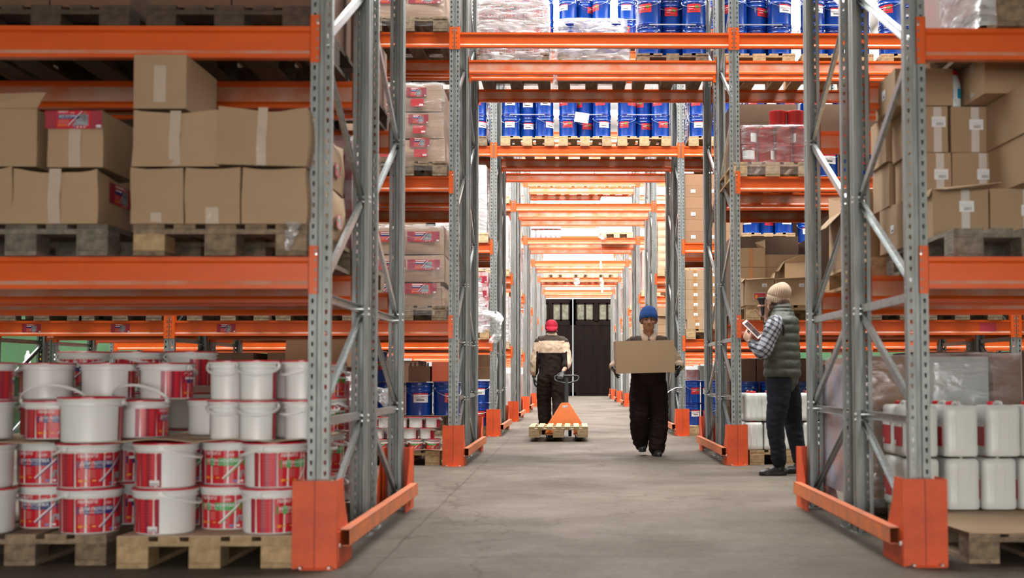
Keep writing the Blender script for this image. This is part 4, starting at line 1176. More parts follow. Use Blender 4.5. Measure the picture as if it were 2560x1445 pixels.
# ---------------------------------------------------------------- rack row two and beyond
rn = ['', 'one', 'two', 'three', 'four', 'five', 'six', 'seven', 'eight']
def drum_pallet(x, y, z, where, kinds=('white', 'red', 'white', 'red', 'white', 'red'), layers=2, side=0, wood=wood_new, strap=True, seed=0, short=False, pparts=True, back=True):
    pallet(x, y, z, wood, 'wooden pallet under blue drums, %s' % where, parts=pparts)
    rs = random.Random(seed); zt = z + .146; s = .2525
    for l in range(layers):
        ln = ('lower', 'upper', 'top')[l]
        for i, (xx, yy, nm) in enumerate(((-s, .14, 'first'), (0, .275, 'middle'), (s, .14, 'last'))):
            drum(x + xx, y + yy, zt + l * DHt, kinds[(i + l * 3) % len(kinds)], rs.uniform(-.9, .9), '%s %s front drum, %s' % (ln, nm, where))
        rest = [(-s, .432), (s, .432)] if back else []
        if side: rest += [(side * s, .722), (side * s, 1.012)]
        for k, (xx, yy) in enumerate(rest): drum(x + xx, y + yy, zt + l * DHt, 'white', side * PI / 2 if side else 1, '%s rear drum, place %s, %s' % (ln, ['one', 'two', 'three', 'four'][k], where), bool(side) and k >= 2)
    if strap and layers > 1:
        zs = zt + DHt + .006 - .03; b = MB(); r = DR + .004; w_ = .012
        a = s + DR * .7; pts = [(-s - r, .5), (-s - r, .14), (-s - r * .7, .14 - r * .7), (-s, .14 - r), (s, .14 - r), (s + r * .7, .14 - r * .7), (s + r, .14), (s + r, .5)]
        vs = []; fs = []
        for px_, py_ in pts: vs += [(px_, py_, 0.004), (px_, py_, .017)]
        for i in range(len(pts) - 1): fs.append((2 * i, 2 * i + 2, 2 * i + 3, 2 * i + 1))
        b.add(vs, fs, strap_m); t = b.build('strap', None, (x, y, zs), fix=False); tag(t, 'grey plastic strap around blue drums, %s' % where, 'strap', 'grey straps around the drums')
Y2, Y2b, Y3 = R[2], R[2] + GAP2, R[3]
# row two, rear rack, third level over the aisle
drum_pallet(.893, Y2b - .03, L3, 'third pallet over aisle, rack row two', ('white', 'white', 'white', 'red', 'red', 'red'), wood=wood_old, seed=1)
pallet(-.886, Y2b - .03, L3, wood_old, 'pallet under white wrapped tins over the aisle, row two')
for l in range(3):
    for i in range(3):
        tub(-.886 + (i - 1) * .262, Y2b + .13, L3 + .147 + l * .205, 'wide', 'blue', .4 * i - .3, 'white bucket under film over the aisle, %s layer, %s' % (ORD[l + 1], ('first', 'middle', 'last')[i]), 'white buckets under film, row two', fine=False)
        if i == 0 or i == 2:
            for q_ in (1, 2): tub(-.886 + (i - 1) * .262, Y2b + .13 + .29 * q_, L3 + .147 + l * .205, 'wide', 'blue', 0, 'white bucket in rank %s under film, %s layer, %s' % (['', 'two', 'three'][q_], ORD[l + 1], ('first', 'middle', 'last')[i]), 'white buckets under film, row two', fine=False)
film_wrap(-1.30, -.475, Y2b - .04, Y2b + 1.1, L3 + .06, L3 + .147 + .64, 'white stretch film around buckets over the aisle, row two', MATS['white_stretch_film'], 21, .03, wob=.015)
pallet(.005, Y2b - .03, L3, wood_old, 'pallet under low wrapped drums over the aisle, row two')
for i, (xx, yy) in enumerate(((-.2525, .14), (0, .275), (.2525, .14))):
    drum(.005 + xx, Y2b - .03 + yy, L3 + .147, 'red', i * .8, 'single-layer drum under film over aisle, %s one' % ('first', 'middle', 'last')[i])
film_wrap(-.42, .43, Y2b - .05, Y2b + 1.1, L3 + .06, L3 + .54, 'clear film dome over single-layer drums, row two', film_w, 22, .07, wob=.03)
film_tail([(-.42, Y2b - .06, L3 + .2), (-.44, Y2b - .05, L3), (-.41, Y2b - .08, L3 - .12), (-.42, Y2b - .05, L3 - .26)], .12, 'loose film end hanging between the pallets over the aisle', 5)
drum_pallet(1.86, Y2b - .03, L3, 'first pallet on canister side, third level, row two', ('white', 'red', 'white', 'red', 'red', 'white'), side=-1, seed=2)
drum_pallet(2.74, Y2b - .03, L3, 'second pallet on canister side, third level, row two', ('white', 'white', 'red', 'white', 'white', 'red'), seed=3, back=False)
drum_pallet(3.62, Y2b - .03, L3, 'third pallet on canister side, third level, row two', seed=4, back=False)
# row two, bucket side: soft brown packs with red labels, three shelves
def soft_load(x, y, z, where, hs, labs, seed=0, wide=.72, film_=True, wood=wood_old):
    pallet(x, y, z, wood, 'pallet under brown packs, %s' % where)
    zz_ = z + .145
    for l, h_ in enumerate(hs):
        box(x + .02 * math.sin(l * 2 + seed), y + .04, zz_, wide, 1.05, h_ - .006, '%s brown soft pack with red labels, %s' % (('bottom', 'middle', 'top')[l], where), m=mat('brown_soft_pack', (.46, .30, .21), .7, var=.12, vscale=3, bump=.15, bscale=9, stretch=(.5, .5, 8), objvar=.08),
            bulge=.015, crush=.5, sag=.01, seed=seed + l, n=8, lab=labs, group='brown packs on pallets, row two')
        zz_ += h_
    if film_: film_wrap(x - .385, x + .395, y + .0, y + 1.13, z + .05, zz_ + .005, 'clear film stretched over brown packs, %s' % where, film, seed + 40, .03, wob=.012)
sl = [('blue', -.20, .14, .17, 'f'), ('blue', .10, .14, .17, 'f'), ('red', -.2, .05, .1, 'f')]
WORDS['red'] = WORDS['blue']
soft_load(-1.87, Y2 - .03, L2, 'second level, bucket side, row two', (.235, .27, .285), [('blue_tall', -.235, .145, .20, 'f'), ('blue_tall', .11, .145, .20, 'f'), ('plain', -.22, .045, .13, 'f'), ('plain', .12, .045, .13, 'f')], 1)
soft_load(-1.87, Y2 - .03, L1, 'lowest level, bucket side, row two', (.235, .28, .29), [('blue', -.18, .12, .32, 'f'), ('blue', .16, .12, .32, 'f')], 5)
soft_load(-1.87, Y2 - .03, L3, 'third level, bucket side, row two', (.30, .28, .28), [('blue', -.18, .14, .32, 'f'), ('blue', .16, .14, .32, 'f')], 9)
for j, (zz_, nm) in enumerate(((L1, 'lowest'), (L2, 'second'), (L3, 'third'))):
    for q_, xx in enumerate((-2.75, -3.62)):
        pallet(xx, Y2 - .03, zz_, wood_old, 'pallet in the %s level, %s from the first, bucket side row two' % (nm, ORD[q_ + 1]), parts=False)
        box(xx, Y2 + .02, zz_ + .146, .74, 1.0, (.42, .75, .8)[j], 'brown wrapped pack, %s level, %s from the first, bucket side row two' % (nm, ORD[q_ + 1]), m=MATS['brown_soft_pack'], group='brown packs on pallets, row two', lab=[('blue', 0, .2, .3, 'f')])
    pallet(-1.87, Y2b + .02, zz_, wood_old, 'pallet in the rear rack, %s level, bucket side row two' % nm, parts=False)
    box(-1.87, Y2b + .04, zz_ + .146, .74, 1.0, .7, 'pale carton pack in rear rack, %s level, bucket side row two' % nm, m=MATS['pale_pack'], group='brown packs on pallets, row two')
    film_wrap(-2.26, -1.47, Y2b + .0, Y2b + 1.08, zz_ + .1, zz_ + .87, 'film around pale pack in rear rack, %s level, row two' % nm, film_w, 60 + j, .03)
# bulk loads that fill the outer places of rows one to three
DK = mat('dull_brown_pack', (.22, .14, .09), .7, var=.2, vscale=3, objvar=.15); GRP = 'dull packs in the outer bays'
def pack(x, y, z, h_, where, m=None, w_=.74):
    box(x, y, z, w_, 1.0, h_, 'dull brown pack, %s' % where, m=m or DK, group=GRP)
for k in (2, 3):
    Yk = R[k]
    for s, sn in ((-1, 'bucket side'), (1, 'canister side')):
        for li, (z, hh) in enumerate(((L1, .95), (L2, 1.0), (L3, .8))):
            for q_, xx in enumerate((2.78, 3.66, 4.68, 5.5) if not (k == 2 and s < 0) else (4.68, 5.45)):
                if k == 3 and s > 0 and li in (1, 2) and q_ < 2: continue
                if k == 3 and s < 0 and li == 2 and q_ == 0: continue
                if k == 2 and s > 0 and (li == 1 and q_ < 2 or li == 2): continue
                pallet(s * xx, Yk - .02, z, wood_old, 'pallet, %s level, outer place %s, %s, %s' % (LEV[li + 1], ['one', 'two', 'three', 'four'][q_], sn, rowname(k)), parts=False)
                pack(s * xx, Yk + .02, z + .146, hh, '%s level, outer place %s, %s, %s' % (LEV[li + 1], ['one', 'two', 'three', 'four'][q_], sn, rowname(k)))
            for q_, xx in enumerate((1.92, 2.8, 3.66)):
                if k == 2 and (li == 2 and s > 0 or q_ == 0 and s < 0): continue
                pallet(s * xx, Yk + GAP2 + .02, z, wood_old, 'pallet in rear rack, %s level, place %s, %s, %s' % (LEV[li + 1], ['one', 'two', 'three'][q_], sn, rowname(k)), parts=False)
                pack(s * xx, Yk + GAP2 + .05, z + .146, hh - .1, 'rear rack, %s level, place %s, %s, %s' % (LEV[li + 1], ['one', 'two', 'three'][q_], sn, rowname(k)))
        for q_, xx in enumerate((2.9, 3.78)):
            if k == 2 and s > 0: xx += .75
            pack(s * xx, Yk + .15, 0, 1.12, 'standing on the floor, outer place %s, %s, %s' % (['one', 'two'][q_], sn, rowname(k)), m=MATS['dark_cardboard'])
# unseen rack row added behind the camera: its loads keep the gateway daylight low
for s in (-1, 1):
    sn = SIDEN[s]
    for j, yo in ((0, 0.0), (1, GAP2)): frame(s * 1.4, -3.3 + yo, bool(j), 'grey %s upright frame behind the viewer, %s' % (('front', 'rear')[j], sn), False)
    for z, nm in ((L1, 'lowest'), (2.524, 'second'), (3.9, 'third')):
        for n_, (yy, fc) in enumerate(((-3.29, -1), (-2.21, 1), (-1.99, -1), (-.91, 1))):
            beam(min(s * 1.45, s * 4.15), max(s * 1.45, s * 4.15), yy, z, fc, 'shelf beam behind the viewer, %s level, line %s, %s' % (nm, ['one', 'two', 'three', 'four'][n_], sn), False)
        for q_, xx in enumerate((1.9, 2.78, 3.66)):
            pack(s * xx, -2.1, z + .002, .9, 'behind the viewer, %s level, place %s, %s' % (nm, ['one', 'two', 'three'][q_], sn))
for q_, xx in enumerate((-.9, 0, .9)): pack(xx, -2.1, 2.9, .9, 'behind the viewer over the aisle, place %s' % ['one', 'two', 'three'][q_])
for n_, (yy, fc) in enumerate(((-1.99, -1), (-.91, 1))): beam(-1.35, 1.35, yy, 2.898, fc, 'shelf beam over the aisle behind the viewer, line %s' % ['one', 'two'][n_], False)
# stickers on the front beam of row two
for i, (x, s) in enumerate(((-5.65, .1), (-4.78, .1), (-3.74, .1), (-2.83, .1))):
    b = MB(); design(b, 'blue', .185, .085, False, WORDS['blue']); t = b.build('paint_sticker', None, (x, Y2 + .0205, L1 - .117), fix=False)
    tag(t, 'small red and blue paint sticker on the low beam, %s along from the wall' % ORD[i + 1], 'sticker', 'paint stickers on the beam')
b = MB().box(0, .17, -.001, .0, 0, .11, mat('pink_sticker', (.62, .05, .09), .4)); b.box(0, .17, -.0015, -.0005, .10, .11, paper_w)
t = b.build('pink_sticker', None, (3.84, Y2 + .0215, L1 - .125)); tag(t, 'plain pink sticker on the low beam, canister side', 'sticker')
# row two floor, bucket side: small tubs below blue drums
pallet(-1.94, Y2 + .06, 0, wood_new, 'wooden pallet under small tubs, bucket side, row two')
sheet(-2.35, -1.52, Y2 + .04, Y2 + 1.2, .144, board_d, 'kraft sheet under small tubs, bucket side, row two', .01, 4)
for l in range(3):
    for i in range(4):
        xs = -1.62 - i * (.172 if l == 0 else .165); xx = xs + (0, -.06, .0)[l]
        tub(xx, Y2 + .16, .150 + l * .109, 'mini', 'green', (.3 if l == 0 else 2.6 + .4 * i), 'mini white tub, %s layer, %s from the guard, row two' % (ORD[l + 1], ORD[i + 1]), 'mini white tubs under the blue drums', fine=False)
sheet(-2.35, -1.5, Y2 + .30, Y2 + 1.2, .478, board_d, 'sheet under blue drums, bucket side, row two', .002, 4)
pallet(-1.94, Y2 + .36, .33, wood_old, 'upper pallet carrying blue drums above the mini tubs', parts=False)
for i in range(3):
    drum(-1.80 - i * .285 + (.0 if i else 0), Y2 + .50, .484, 'white', (.25, -.3, .2)[i], 'blue drum on floor load, bucket side row two, %s from labelled one' % ORD[i + 1])
drum(-1.515, Y2 + .50, .484, 'red', .5, 'blue drum half behind the post, bucket side, floor load of row two')
fbx = box(-1.79, Y2 + .40, .825, .22, .26, .16, 'dark open carton on the blue drums, bucket side', m=board_dk, group='cartons standing on drums', crush=.4, seed=70)
for i in range(5): flap(fbx, [(-.10 + i * .04, .01 + i * .03, .02), (-.08 + i * .04, .01 + i * .03, .02), (-.08 + i * .04, .03 + i * .03, .20), (-.10 + i * .04, .02 + i * .03, .19)], board_dk, 'folded_sheet')
ob = MB().box(-.10, .10, 0, .3, 0, .205, orange, bev=.004).build('orange_box', None, (-1.565, Y2 + .42, .825)); tag(ob, 'plain orange box on the blue drums beside the post', 'box')
# tall blue drum stack seen between the front posts, rear rack of row two
for l in range(3): drum(-2.45, Y2b + .35, .15 + l * .337, ('red', 'white', 'red')[l], .3, 'blue drum in a free tower, %s from the floor, rear rack row two' % ORD[l + 1])
film_tail([(-1.54, 7.93, .80), (-1.47, 7.95, .68), (-1.47, 7.97, .52), (-1.38, 7.99, .42)], .15, 'crumpled film strip hanging from the rear post, bucket side', 8)
film_tail([(-1.97, Y2 - .02, L1 - .16), (-1.94, Y2 - .03, L1 - .2), (-1.93, Y2 - .03, L1 - .26)], .12, 'film scrap hanging under the low beam of row two', 9)
# row two, canister side
pallet(1.93, Y2 + .02, 0, wood_new, 'wooden pallet under canisters beside the standing man')
for l in (0, 1):
    for i in range(4):
        canister(1.575 + i * .195 + (-.03 if l else 0) * (i > 0), Y2 + .14, .146 + l * .286, 'white canister behind the standing man, %s layer, %s from the post' % (('lower', 'upper')[l], ORD[i + 1]), rz=PI, lab=False)
        canister(1.575 + i * .195, Y2 + .40, .146 + l * .286, 'second rank white canister behind the man, %s layer, %s from post' % (('lower', 'upper')[l], ORD[i + 1]), rz=PI, lab=False)
for i in range(4): drum(1.62 + i * .285, Y2 + .85, .146 + .34, ('white', 'red')[i % 2], 2, 'blue drum behind the canisters, %s from the post, row two' % ORD[i + 1], i < 3)
for i in range(4): drum(1.62 + i * .285, Y2 + .85, .146, 'white', 2, 'lower blue drum behind the canisters, %s from the post, row two' % ORD[i + 1], False)
pallet(2.80, Y2 - .04, 0, wood_new, 'second pallet with canisters behind the rear post, row two', parts=False)
cc = canister(2.50, Y2 - .12 + .2, .15, 'white canister with red and yellow label behind the orange guard', rz=PI / 2)
for i in range(3):
    for l in range(3): canister(2.72 + i * .2, Y2 + .25, .15 + l * .286, 'tall stack canister, layer %s, column %s, row two' % (['one', 'two', 'three'][l], ['one', 'two', 'three'][i]), lab=False)
# dark carton tower behind canisters (rear rack)
for l in range(4):
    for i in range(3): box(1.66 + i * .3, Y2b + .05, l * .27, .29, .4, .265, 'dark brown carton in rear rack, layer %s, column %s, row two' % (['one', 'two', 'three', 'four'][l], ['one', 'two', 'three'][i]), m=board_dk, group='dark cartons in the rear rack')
# lowest shelf: tan cartons and an opened one
pallet(1.90, Y2 - .02, L1, wood_new, 'pale pallet on lowest shelf under tan cartons, row two')
GT = 'tan cartons on the lowest shelf, row two'
zz_ = L1 + .054
z1_ = L1 + .146
for i, (x, yy, z, w_, d_, h_, nm, tp) in enumerate((
        (1.60, .32, 0, .30, .34, .135, 'bottom of the corner column', tape_b), (1.60, .32, .137, .30, .34, .14, 'second of the corner column', tape_b), (1.60, .32, .28, .30, .34, .13, 'third of the corner column', tape_b),
        (1.60, .32, .413, .30, .34, .195, 'open-topped at head of the corner column', tape_b), (1.93, .34, .28, .36, .34, .13, 'long low one beside the corner column', None),
        (1.93, .34, .413, .36, .34, .13, 'long low one on top, beside the corner column', None), (1.93, .34, 0, .36, .34, .275, 'hidden behind the opened carton', None), (2.28, .3, 0, .34, .34, .28, 'behind the head of the standing man', None))):
    o = box(x, Y2 + yy, z1_ + z, w_, d_, h_, 'tan carton %s, lowest shelf row two' % nm, m=board_m, group=GT, crush=.15, seed=80 + i, n=4, tape=tp, tapew=.045)
    if nm.startswith('open-topped'):
        flap(o, [(-.15, 0, .195), (-.15, .34, .195), (-.19, .3, .25), (-.19, .05, .25)], board_m); flap(o, [(.15, 0, .195), (.15, .34, .195), (.09, .3, .285), (.15, .02, .28)], board_m)
oc = box(1.632, Y2 - .03, z1_ + -.0, .285, .32, .26, 'opened carton with red sticker on pallet edge, beside the scanner', m=board_m, group=GT, crush=.1, seed=90, tape=tape_b, tz=(0, .06), lab=[('bar', .05, .18, .05, 'f')])
flap(oc, [(-.142, 0, .26), (.142, 0, .26), (.15, -.06, .268), (-.13, -.08, .25)], board_m); flap(oc, [(-.142, 0, .26), (-.142, .3, .26), (-.165, .3, .3), (-.175, .0, .225)], board_m); flap(oc, [(.142, 0, .26), (.142, .3, .26), (.17, .25, .33), (.16, .05, .33)], board_m)
st = MB().box(0, .115, -.001, 0, 0, .065, lab_red); st.box(-.004, .119, -.0005, 0.0002, -.004, .069, paper_w); st.box(.012, .035, -.0016, -.0005, .01, .05, lab_yel); st.box(.05, .11, -.0016, -.0005, .03, .034, lab_pink); st.box(.05, .11, -.0016, -.0005, .04, .044, lab_pink); st.box(.05, .11, -.0016, -.0005, .02, .024, lab_pink)
st.build('sticker', oc, (-.055, -.0035, .055))
oc2 = box(1.95, Y2 - .03, z1_, .32, .32, .26, 'opened carton right behind the knitted hat', m=board_m, group=GT, crush=.1, seed=91, lab=[('bar', .10, .18, .05, 'f')])
flap(oc2, [(-.16, 0, .26), (.16, 0, .26), (.17, -.05, .28), (-.15, -.06, .26)], board_m)
oc3 = box(2.09, Y2 + .1, z1_ + .28, .36, .4, .17, 'carton with raised flaps above the knitted hat', m=board_m, group=GT, crush=.15, seed=92, lab=[('bar', .12, .07, .05, 'f')])
flap(oc3, [(-.18, 0, .17), (-.18, .4, .17), (-.23, .4, .09), (-.24, .0, .07)], board_m); flap(oc3, [(-.18, 0, .17), (.18, 0, .17), (.0, -.02, .235), (-.02, -.02, .235)], board_m)
# second shelf: red tins under film beside drums
pallet(1.78, Y2 - .0, L2 - .0, wood_new, 'pallet under red and white tins, second level, row two')
tinr = mat('red_tin_paint', (.5, .02, .02), .3, coat=.3); 
tin_b = MB().lathe([(.082, 0), (.085, .004), (.085, .150), (.088, .154), (.088, .172), (.08, .176), (.001, .172)], tinr, 22).mesh('tin')
tin_w = MB().lathe([(.0856, .03), (.0856, .12)], paper_w, 12, a0=-2.4, a1=-.9, caps=False).mesh('label', fix=False)
for l in range(3):
    for i in range((4, 4, 2)[l]):
        t = use(tin_b, 'paint_tin', None, (1.55 + i * .176 + (.30 if l == 2 else 0), Y2 + .10, L2 + .146 + l * .177), i * 1.3 + l)
        tag(t, 'red and white paint tin under film, %s layer, %s from the post' % (ORD[l + 1], ORD[i + 1]), 'tin', 'red tins under film, row two'); use(tin_w, 'label', t)
film_wrap(1.46, 2.16, Y2 - .01, Y2 + .9, L2 + .02, L2 + .52, 'clear film over red tins, second level, row two', film_h, 33, .0, wob=.02)
for i in range(4):
    drum(2.33 + i * .285, Y2 + .16, L2 + .003, ('white', 'red', 'white', 'red')[i], .2 + i, 'blue drum standing on second level beside red tins, %s from them' % ORD[i + 1])
# ---------------------------------------------------------------- row three
for j, (x, sd) in enumerate(((-.897, 0), (-.036, 0), (.85, 0))):
    drum_pallet(x, Y3 - .03, L3, '%s pallet over aisle, third level, row three' % ORD[j + 1], (('white', 'white', 'white', 'white', 'white', 'white'), ('red', 'red', 'white', 'red', 'red', 'red'), ('red', 'red', 'red', 'red', 'red', 'red'))[j], seed=11 + j)
    drum_pallet(x, Y3 - .03, L4, '%s pallet over aisle, top level, row three' % ORD[j + 1], ('red', 'red', 'red', 'white', 'red', 'red'), seed=14 + j, wood=wood_old)
sh = MB().box(0, .21, -.002, 0, 0, .15, paper_w).build('paper_sheet', None, (-.20, Y3 - .045, L3 + .36)); sh.rotation_euler = (0, .15, 0); tag(sh, 'white paper sheet stuck on drums over the aisle', 'paper sheet')
for j, x in enumerate((1.92, 2.79, 3.66)):
    drum_pallet(x, Y3 - .03, L3, '%s pallet canister side, third level, row three' % ORD[j + 1], ('white', 'white', 'white', 'red', 'white', 'red'), side=-1 if j < 2 else 0, seed=17 + j)
drum_pallet(2.70, Y3 - .03, L2, 'canister side, second level, row three', seed=21, layers=1, strap=False)
for i in range(3): drum(3.3 + i * .285, Y3 + .15, L2 + .003, 'white', i, 'drum standing on second level beam, canister side row three, %s' % ORD[i + 1])
drum_pallet(1.92, Y3 - .03, L4, 'canister side, top level, row three', seed=22, wood=wood_old)
drum_pallet(-1.90, Y3 - .03, L3, 'bucket side, third level, row three', side=1, seed=23, wood=wood_old)
drum_pallet(-2.78, Y3 - .03, L3, 'bucket side, third level second bay place, row three', seed=24, back=False)
# brown cartons, canister side
GB = 'brown cartons stacked on row three'
for l in range(6):
    for i in range(3):
        box(1.60 + i * .29, Y3 + .02, L2 + .003 + l * .172, .285, .4, .17, 'dark brown carton, second level row three, layer %s, column %s' % (['one', 'two', 'three', 'four', 'five', 'six'][l], ['one', 'two', 'three'][i]), m=board_b, group=GB, lab=[('bar', -.02, .06, .07, 'f')] if l % 2 == 0 else [])
pallet(1.86, Y3 - .02, L1, wood_new, 'pallet under labelled carton tower, lowest level, row three')
for l in range(6):
    for i in range(3):
        box(1.60 + i * .29 + (.0 if l else .02), Y3 + .02 - (.04 if l == 0 else 0), L1 + .146 + l * .148, .285, .4, .146, 'taped carton in tower, lowest level row three, layer %s, column %s' % (['one', 'two', 'three', 'four', 'five', 'six'][l], ['one', 'two', 'three'][i]), m=board_m, group=GB, tape=tape_b, tapew=.05, tx=.0, lab=[('bar', .01, .05, .06, 'f')])
pallet(1.9, Y3 + .02, 0, wood_new, 'pallet under blue drums on floor, canister side, row three')
for l in range(2):
    for i in range(3): drum(1.575 + i * .292, Y3 + .42, .146 + l * .337, ('white', 'red', 'white')[(i + l) % 3], .5 - i, 'blue drum on floor pallet, %s layer, %s from post, row three canister side' % (('lower', 'upper')[l], ORD[i + 1]))
for l in range(2):
    for i in range(3): drum(1.6 + i * .292, Y3 + .74, .146 + l * .337, 'white', 0, 'blue drum in second rank on floor, %s layer, %s from post, row three' % (('lower', 'upper')[l], ORD[i + 1]), False)
for i in range(4): box(1.60 + i * .2, Y3 + .42, .146 + .675, .19, .25, (.16, .22, .12, .2)[i], 'small mixed pack behind the drums, %s, row three' % ORD[i + 1], m=(MATS['red_printed_board'], MATS['grey_blue_pack'], board_m, paper_w)[i], group='small packs behind the drums')
# bucket side of row three: drums on floor, wrapped red boxes and bales higher up
for l in range(2):
    for i in range(3): drum(-1.60 - i * .285, Y3 + .17, .146 + l * .337, ('red', 'white')[l], i, 'blue drum on floor, %s layer, %s from post, row three bucket side' % (('lower', 'upper')[l], ORD[i + 1]))
pallet(-1.9, Y3 + .02, 0, wood_old, 'pallet under blue drums on floor, bucket side, row three', parts=False)
for l in range(2):
    box(-1.70, Y3 + .5, .84 + l * .19, .5, .4, .185, 'reddish brown carton above drums, %s, bucket side row three' % ('lower', 'upper')[l], m=board_b, group=GB)
pallet(-1.86, Y3 - .02, L1, wood_new, 'pallet under red printed cartons, bucket side row three')
for l in range(4):
    for i in range(2): box(-1.65 - i * .36, Y3 + .0, L1 + .146 + l * .215, .35, .5, .212, 'red printed carton, lowest level row three, layer %s, column %s' % (['one', 'two', 'three', 'four'][l], ['one', 'two'][i]), m=MATS['red_printed_board'], group='red printed cartons, row three', lab=[('green', 0, .05, .3, 'f'), ('green', 0, .05, .3, 'r')])
film_wrap(-2.24, -1.44, Y3 - .02, Y3 + 1.0, L1 + .1, L1 + .86, 'torn film around red cartons, bucket side row three', film_w, 44, .06, wob=.03)
film_tail([(-1.46, Y3 - .04, L1 + .42), (-1.36, Y3 - .05, L1 + .30), (-1.33, Y3 - .05, L1 + .1), (-1.40, Y3 - .04, L1 - .06)], .30, 'torn film sheet hanging beside post, bucket side row three', 12)
# wrapped pale bales on further shelves
def bale(x, y, z, h_, where, m=None, seed=0, film_=True, w_=.80):
    pallet(x, y, z, wood_pale, 'pallet under wrapped load, %s' % where, parts=False)
    box(x, y + .03, z + .146, w_ - .04, 1.1, h_, 'pale wrapped bale, %s' % where, m=m or mat('pale_bale', (.72, .72, .73), .6, color2=(.55, .5, .5), vscale=5), group='pale bales on the far racks', bulge=.01, crush=.3, seed=seed)
    if film_: film_wrap(x - w_ / 2, x + w_ / 2, y + .0, y + 1.15, z + .1, z + .146 + h_ + .02, 'white stretch film over bale, %s' % where, MATS['white_stretch_film'], seed, .06, wob=.03, n=8)
bale(-1.88, Y3 - .02, L2, 1.0, 'second level, bucket side, row three', seed=1)
tower = mat('tan_carton_far', (.55, .42, .28), .7, color2=(.48, .35, .22), vscale=3)
for k in range(4, 9):
    nm = rowname(k)
    for li, (z, h_) in enumerate(((L1, .9), (L2, 1.05), (L3, .9))):
        bale(-1.88, R[k] - .02, z, h_, '%s level, bucket side, %s' % (LEV[li + 1], nm), seed=k * 3 + li, film_=k < 7, m=(MATS['pale_pack'] if (k + li) % 3 == 0 else None))
    if k > 4:
        bale(1.88, R[k] - .02, L1, .8, 'lowest level, canister side, %s' % nm, seed=k * 5, film_=False, m=tower)
        bale(1.88, R[k] - .02, L2, 1.0, 'second level, canister side, %s' % nm, seed=k * 5 + 1, film_=False, m=MATS['pale_pack'])
    bale(-1.88, R[k] + .02, 0, .8, 'floor level, bucket side, %s' % nm, seed=k * 7, film_=False, m=MATS['pale_pack'] if k % 2 else None)
    if k > 4: bale(1.9, R[k] + .02, 0, .8, 'floor level, canister side, %s' % nm, seed=k * 7 + 1, film_=False)
# row four canister side: tan carton towers
pallet(1.86, R[4] - .02, L2, wood_pale, 'pallet under pale carton tower, second level, row four')
for l in range(6):
    for i in range(2): box(1.62 + i * .31, R[4] + .0, L2 + .146 + l * .155, .30, .5, .153, 'pale tan carton, second level row four, layer %s, column %s' % (['one', 'two', 'three', 'four', 'five', 'six'][l], ['one', 'two'][i]), m=board_d, group='tan carton towers, row four', bulge=.012, crush=.2, seed=l)
pallet(1.86, R[4] - .02, L1, wood_pale, 'pallet under tan cartons, lowest level, row four')
for l in range(4):
    for i in range(2): box(1.61 + i * .31, R[4] + .0 - (.04 if l == 3 else 0), L1 + .146 + l * .165, .30, .5, .16, 'tan taped carton, lowest level row four, layer %s, column %s' % (['one', 'two', 'three', 'four'][l], ['one', 'two'][i]), m=board_m, group='tan carton towers, row four', tape=tape_b, tapew=.05, tx=.1, lab=[('bar', .08, .06, .05, 'f')])
bale(1.9, R[4] + .02, 0, .8, 'floor level, canister side, rack row four', m=MATS['tan_carton_far'], film_=False)
# over the aisle, further rows, third level
clearm = mat('clear_grey_plastic', (.50, .52, .55), .2, alpha=.75)
bot = MB().lathe([(.05, 0), (.053, .01), (.053, .13), (.02, .19), (.018, .205)], clearm, 14).mesh('bottle')
botc = MB().lathe([(.02, .2), (.02, .225), (.001, .226)], red_m, 10).mesh('cap')
for i in range(6):
    for q_ in range(2):
        t = use(bot, 'bottle', None, (-1.2 + i * .124, R[5] + .06 + q_ * .12, L3 + .003)); tag(t, 'clear pointed bottle on far beam over aisle, %s of six, %s row' % (ORD[i + 1], ('front', 'back')[q_]), 'bottle', 'clear bottles over the aisle, row five'); use(botc, 'cap', t)
bx5 = box(-.89, R[5] + .03, L3 + .235, .74, .3, .12, 'flat film pack lying on the clear bottles', m=MATS['pale_bale'], group='pale bales on the far racks', bulge=.01, crush=.4)
bale(.87, R[5] - .02, L3, .86, 'over the aisle, third level, row five', m=MATS['grey_blue_pack'], seed=5)
film_tail([(.50, R[5] - .05, L3 + .3), (.48, R[5] - .06, L3 + .1), (.55, R[5] - .06, L3 - .05)], .35, 'loose film hanging from wrapped load, row five', 13)
tl = MB(); tl.tube([(0, 0, 0), (.01, 0, -.25), (0, 0, -.5)], .004, strap_m, 5); tl.lathe([(.002, -.5), (.03, -.56), (.035, -.66), (.02, -.72), (.001, -.73)], MATS['white_stretch_film'], 10)
t = tl.build('hanging_scrap', None, (.47, R[5] - .08, L3 - .06)); tag(t, 'film scrap hanging on a thread over the aisle', 'plastic wrap')
cubem = mat('white_cube_pack', (.85, .84, .78), .5)
for j in range(3):
    for i in range(6):
        for l in range(2):
            t = MB().box(-.055, .055, 0, .11, 0, .15, cubem, bev=.012).build('white_pack', None, (-1.05 + j * .70 + i * .117, R[6] + .02, L3 + .003 + l * .152))
            tag(t, 'small white pack over the aisle row six, group %s, place %s, %s' % (['one', 'two', 'three'][j], ['one', 'two', 'three', 'four', 'five', 'six'][i], ('lower', 'upper')[l]), 'pack', 'small white packs over the aisle')
for j, x in enumerate((-.83, .05, .93)):
    pallet(x, R[7] - .02, L3, wood_pale, 'pale pallet over the far aisle, %s of three, row seven' % ORD[j + 1], parts=False)
    pallet((-.95, -.05, .85)[j], R[5] + GAP2, L4, wood_pale, 'pale pallet on top level over aisle, %s of three, row five' % ORD[j + 1], parts=False)
film_tail([(-.1, R[7] - .05, L3 - .02), (-.08, R[7] - .05, L3 - .3)], .3, 'white film scrap hanging under pallets, row seven', 15)
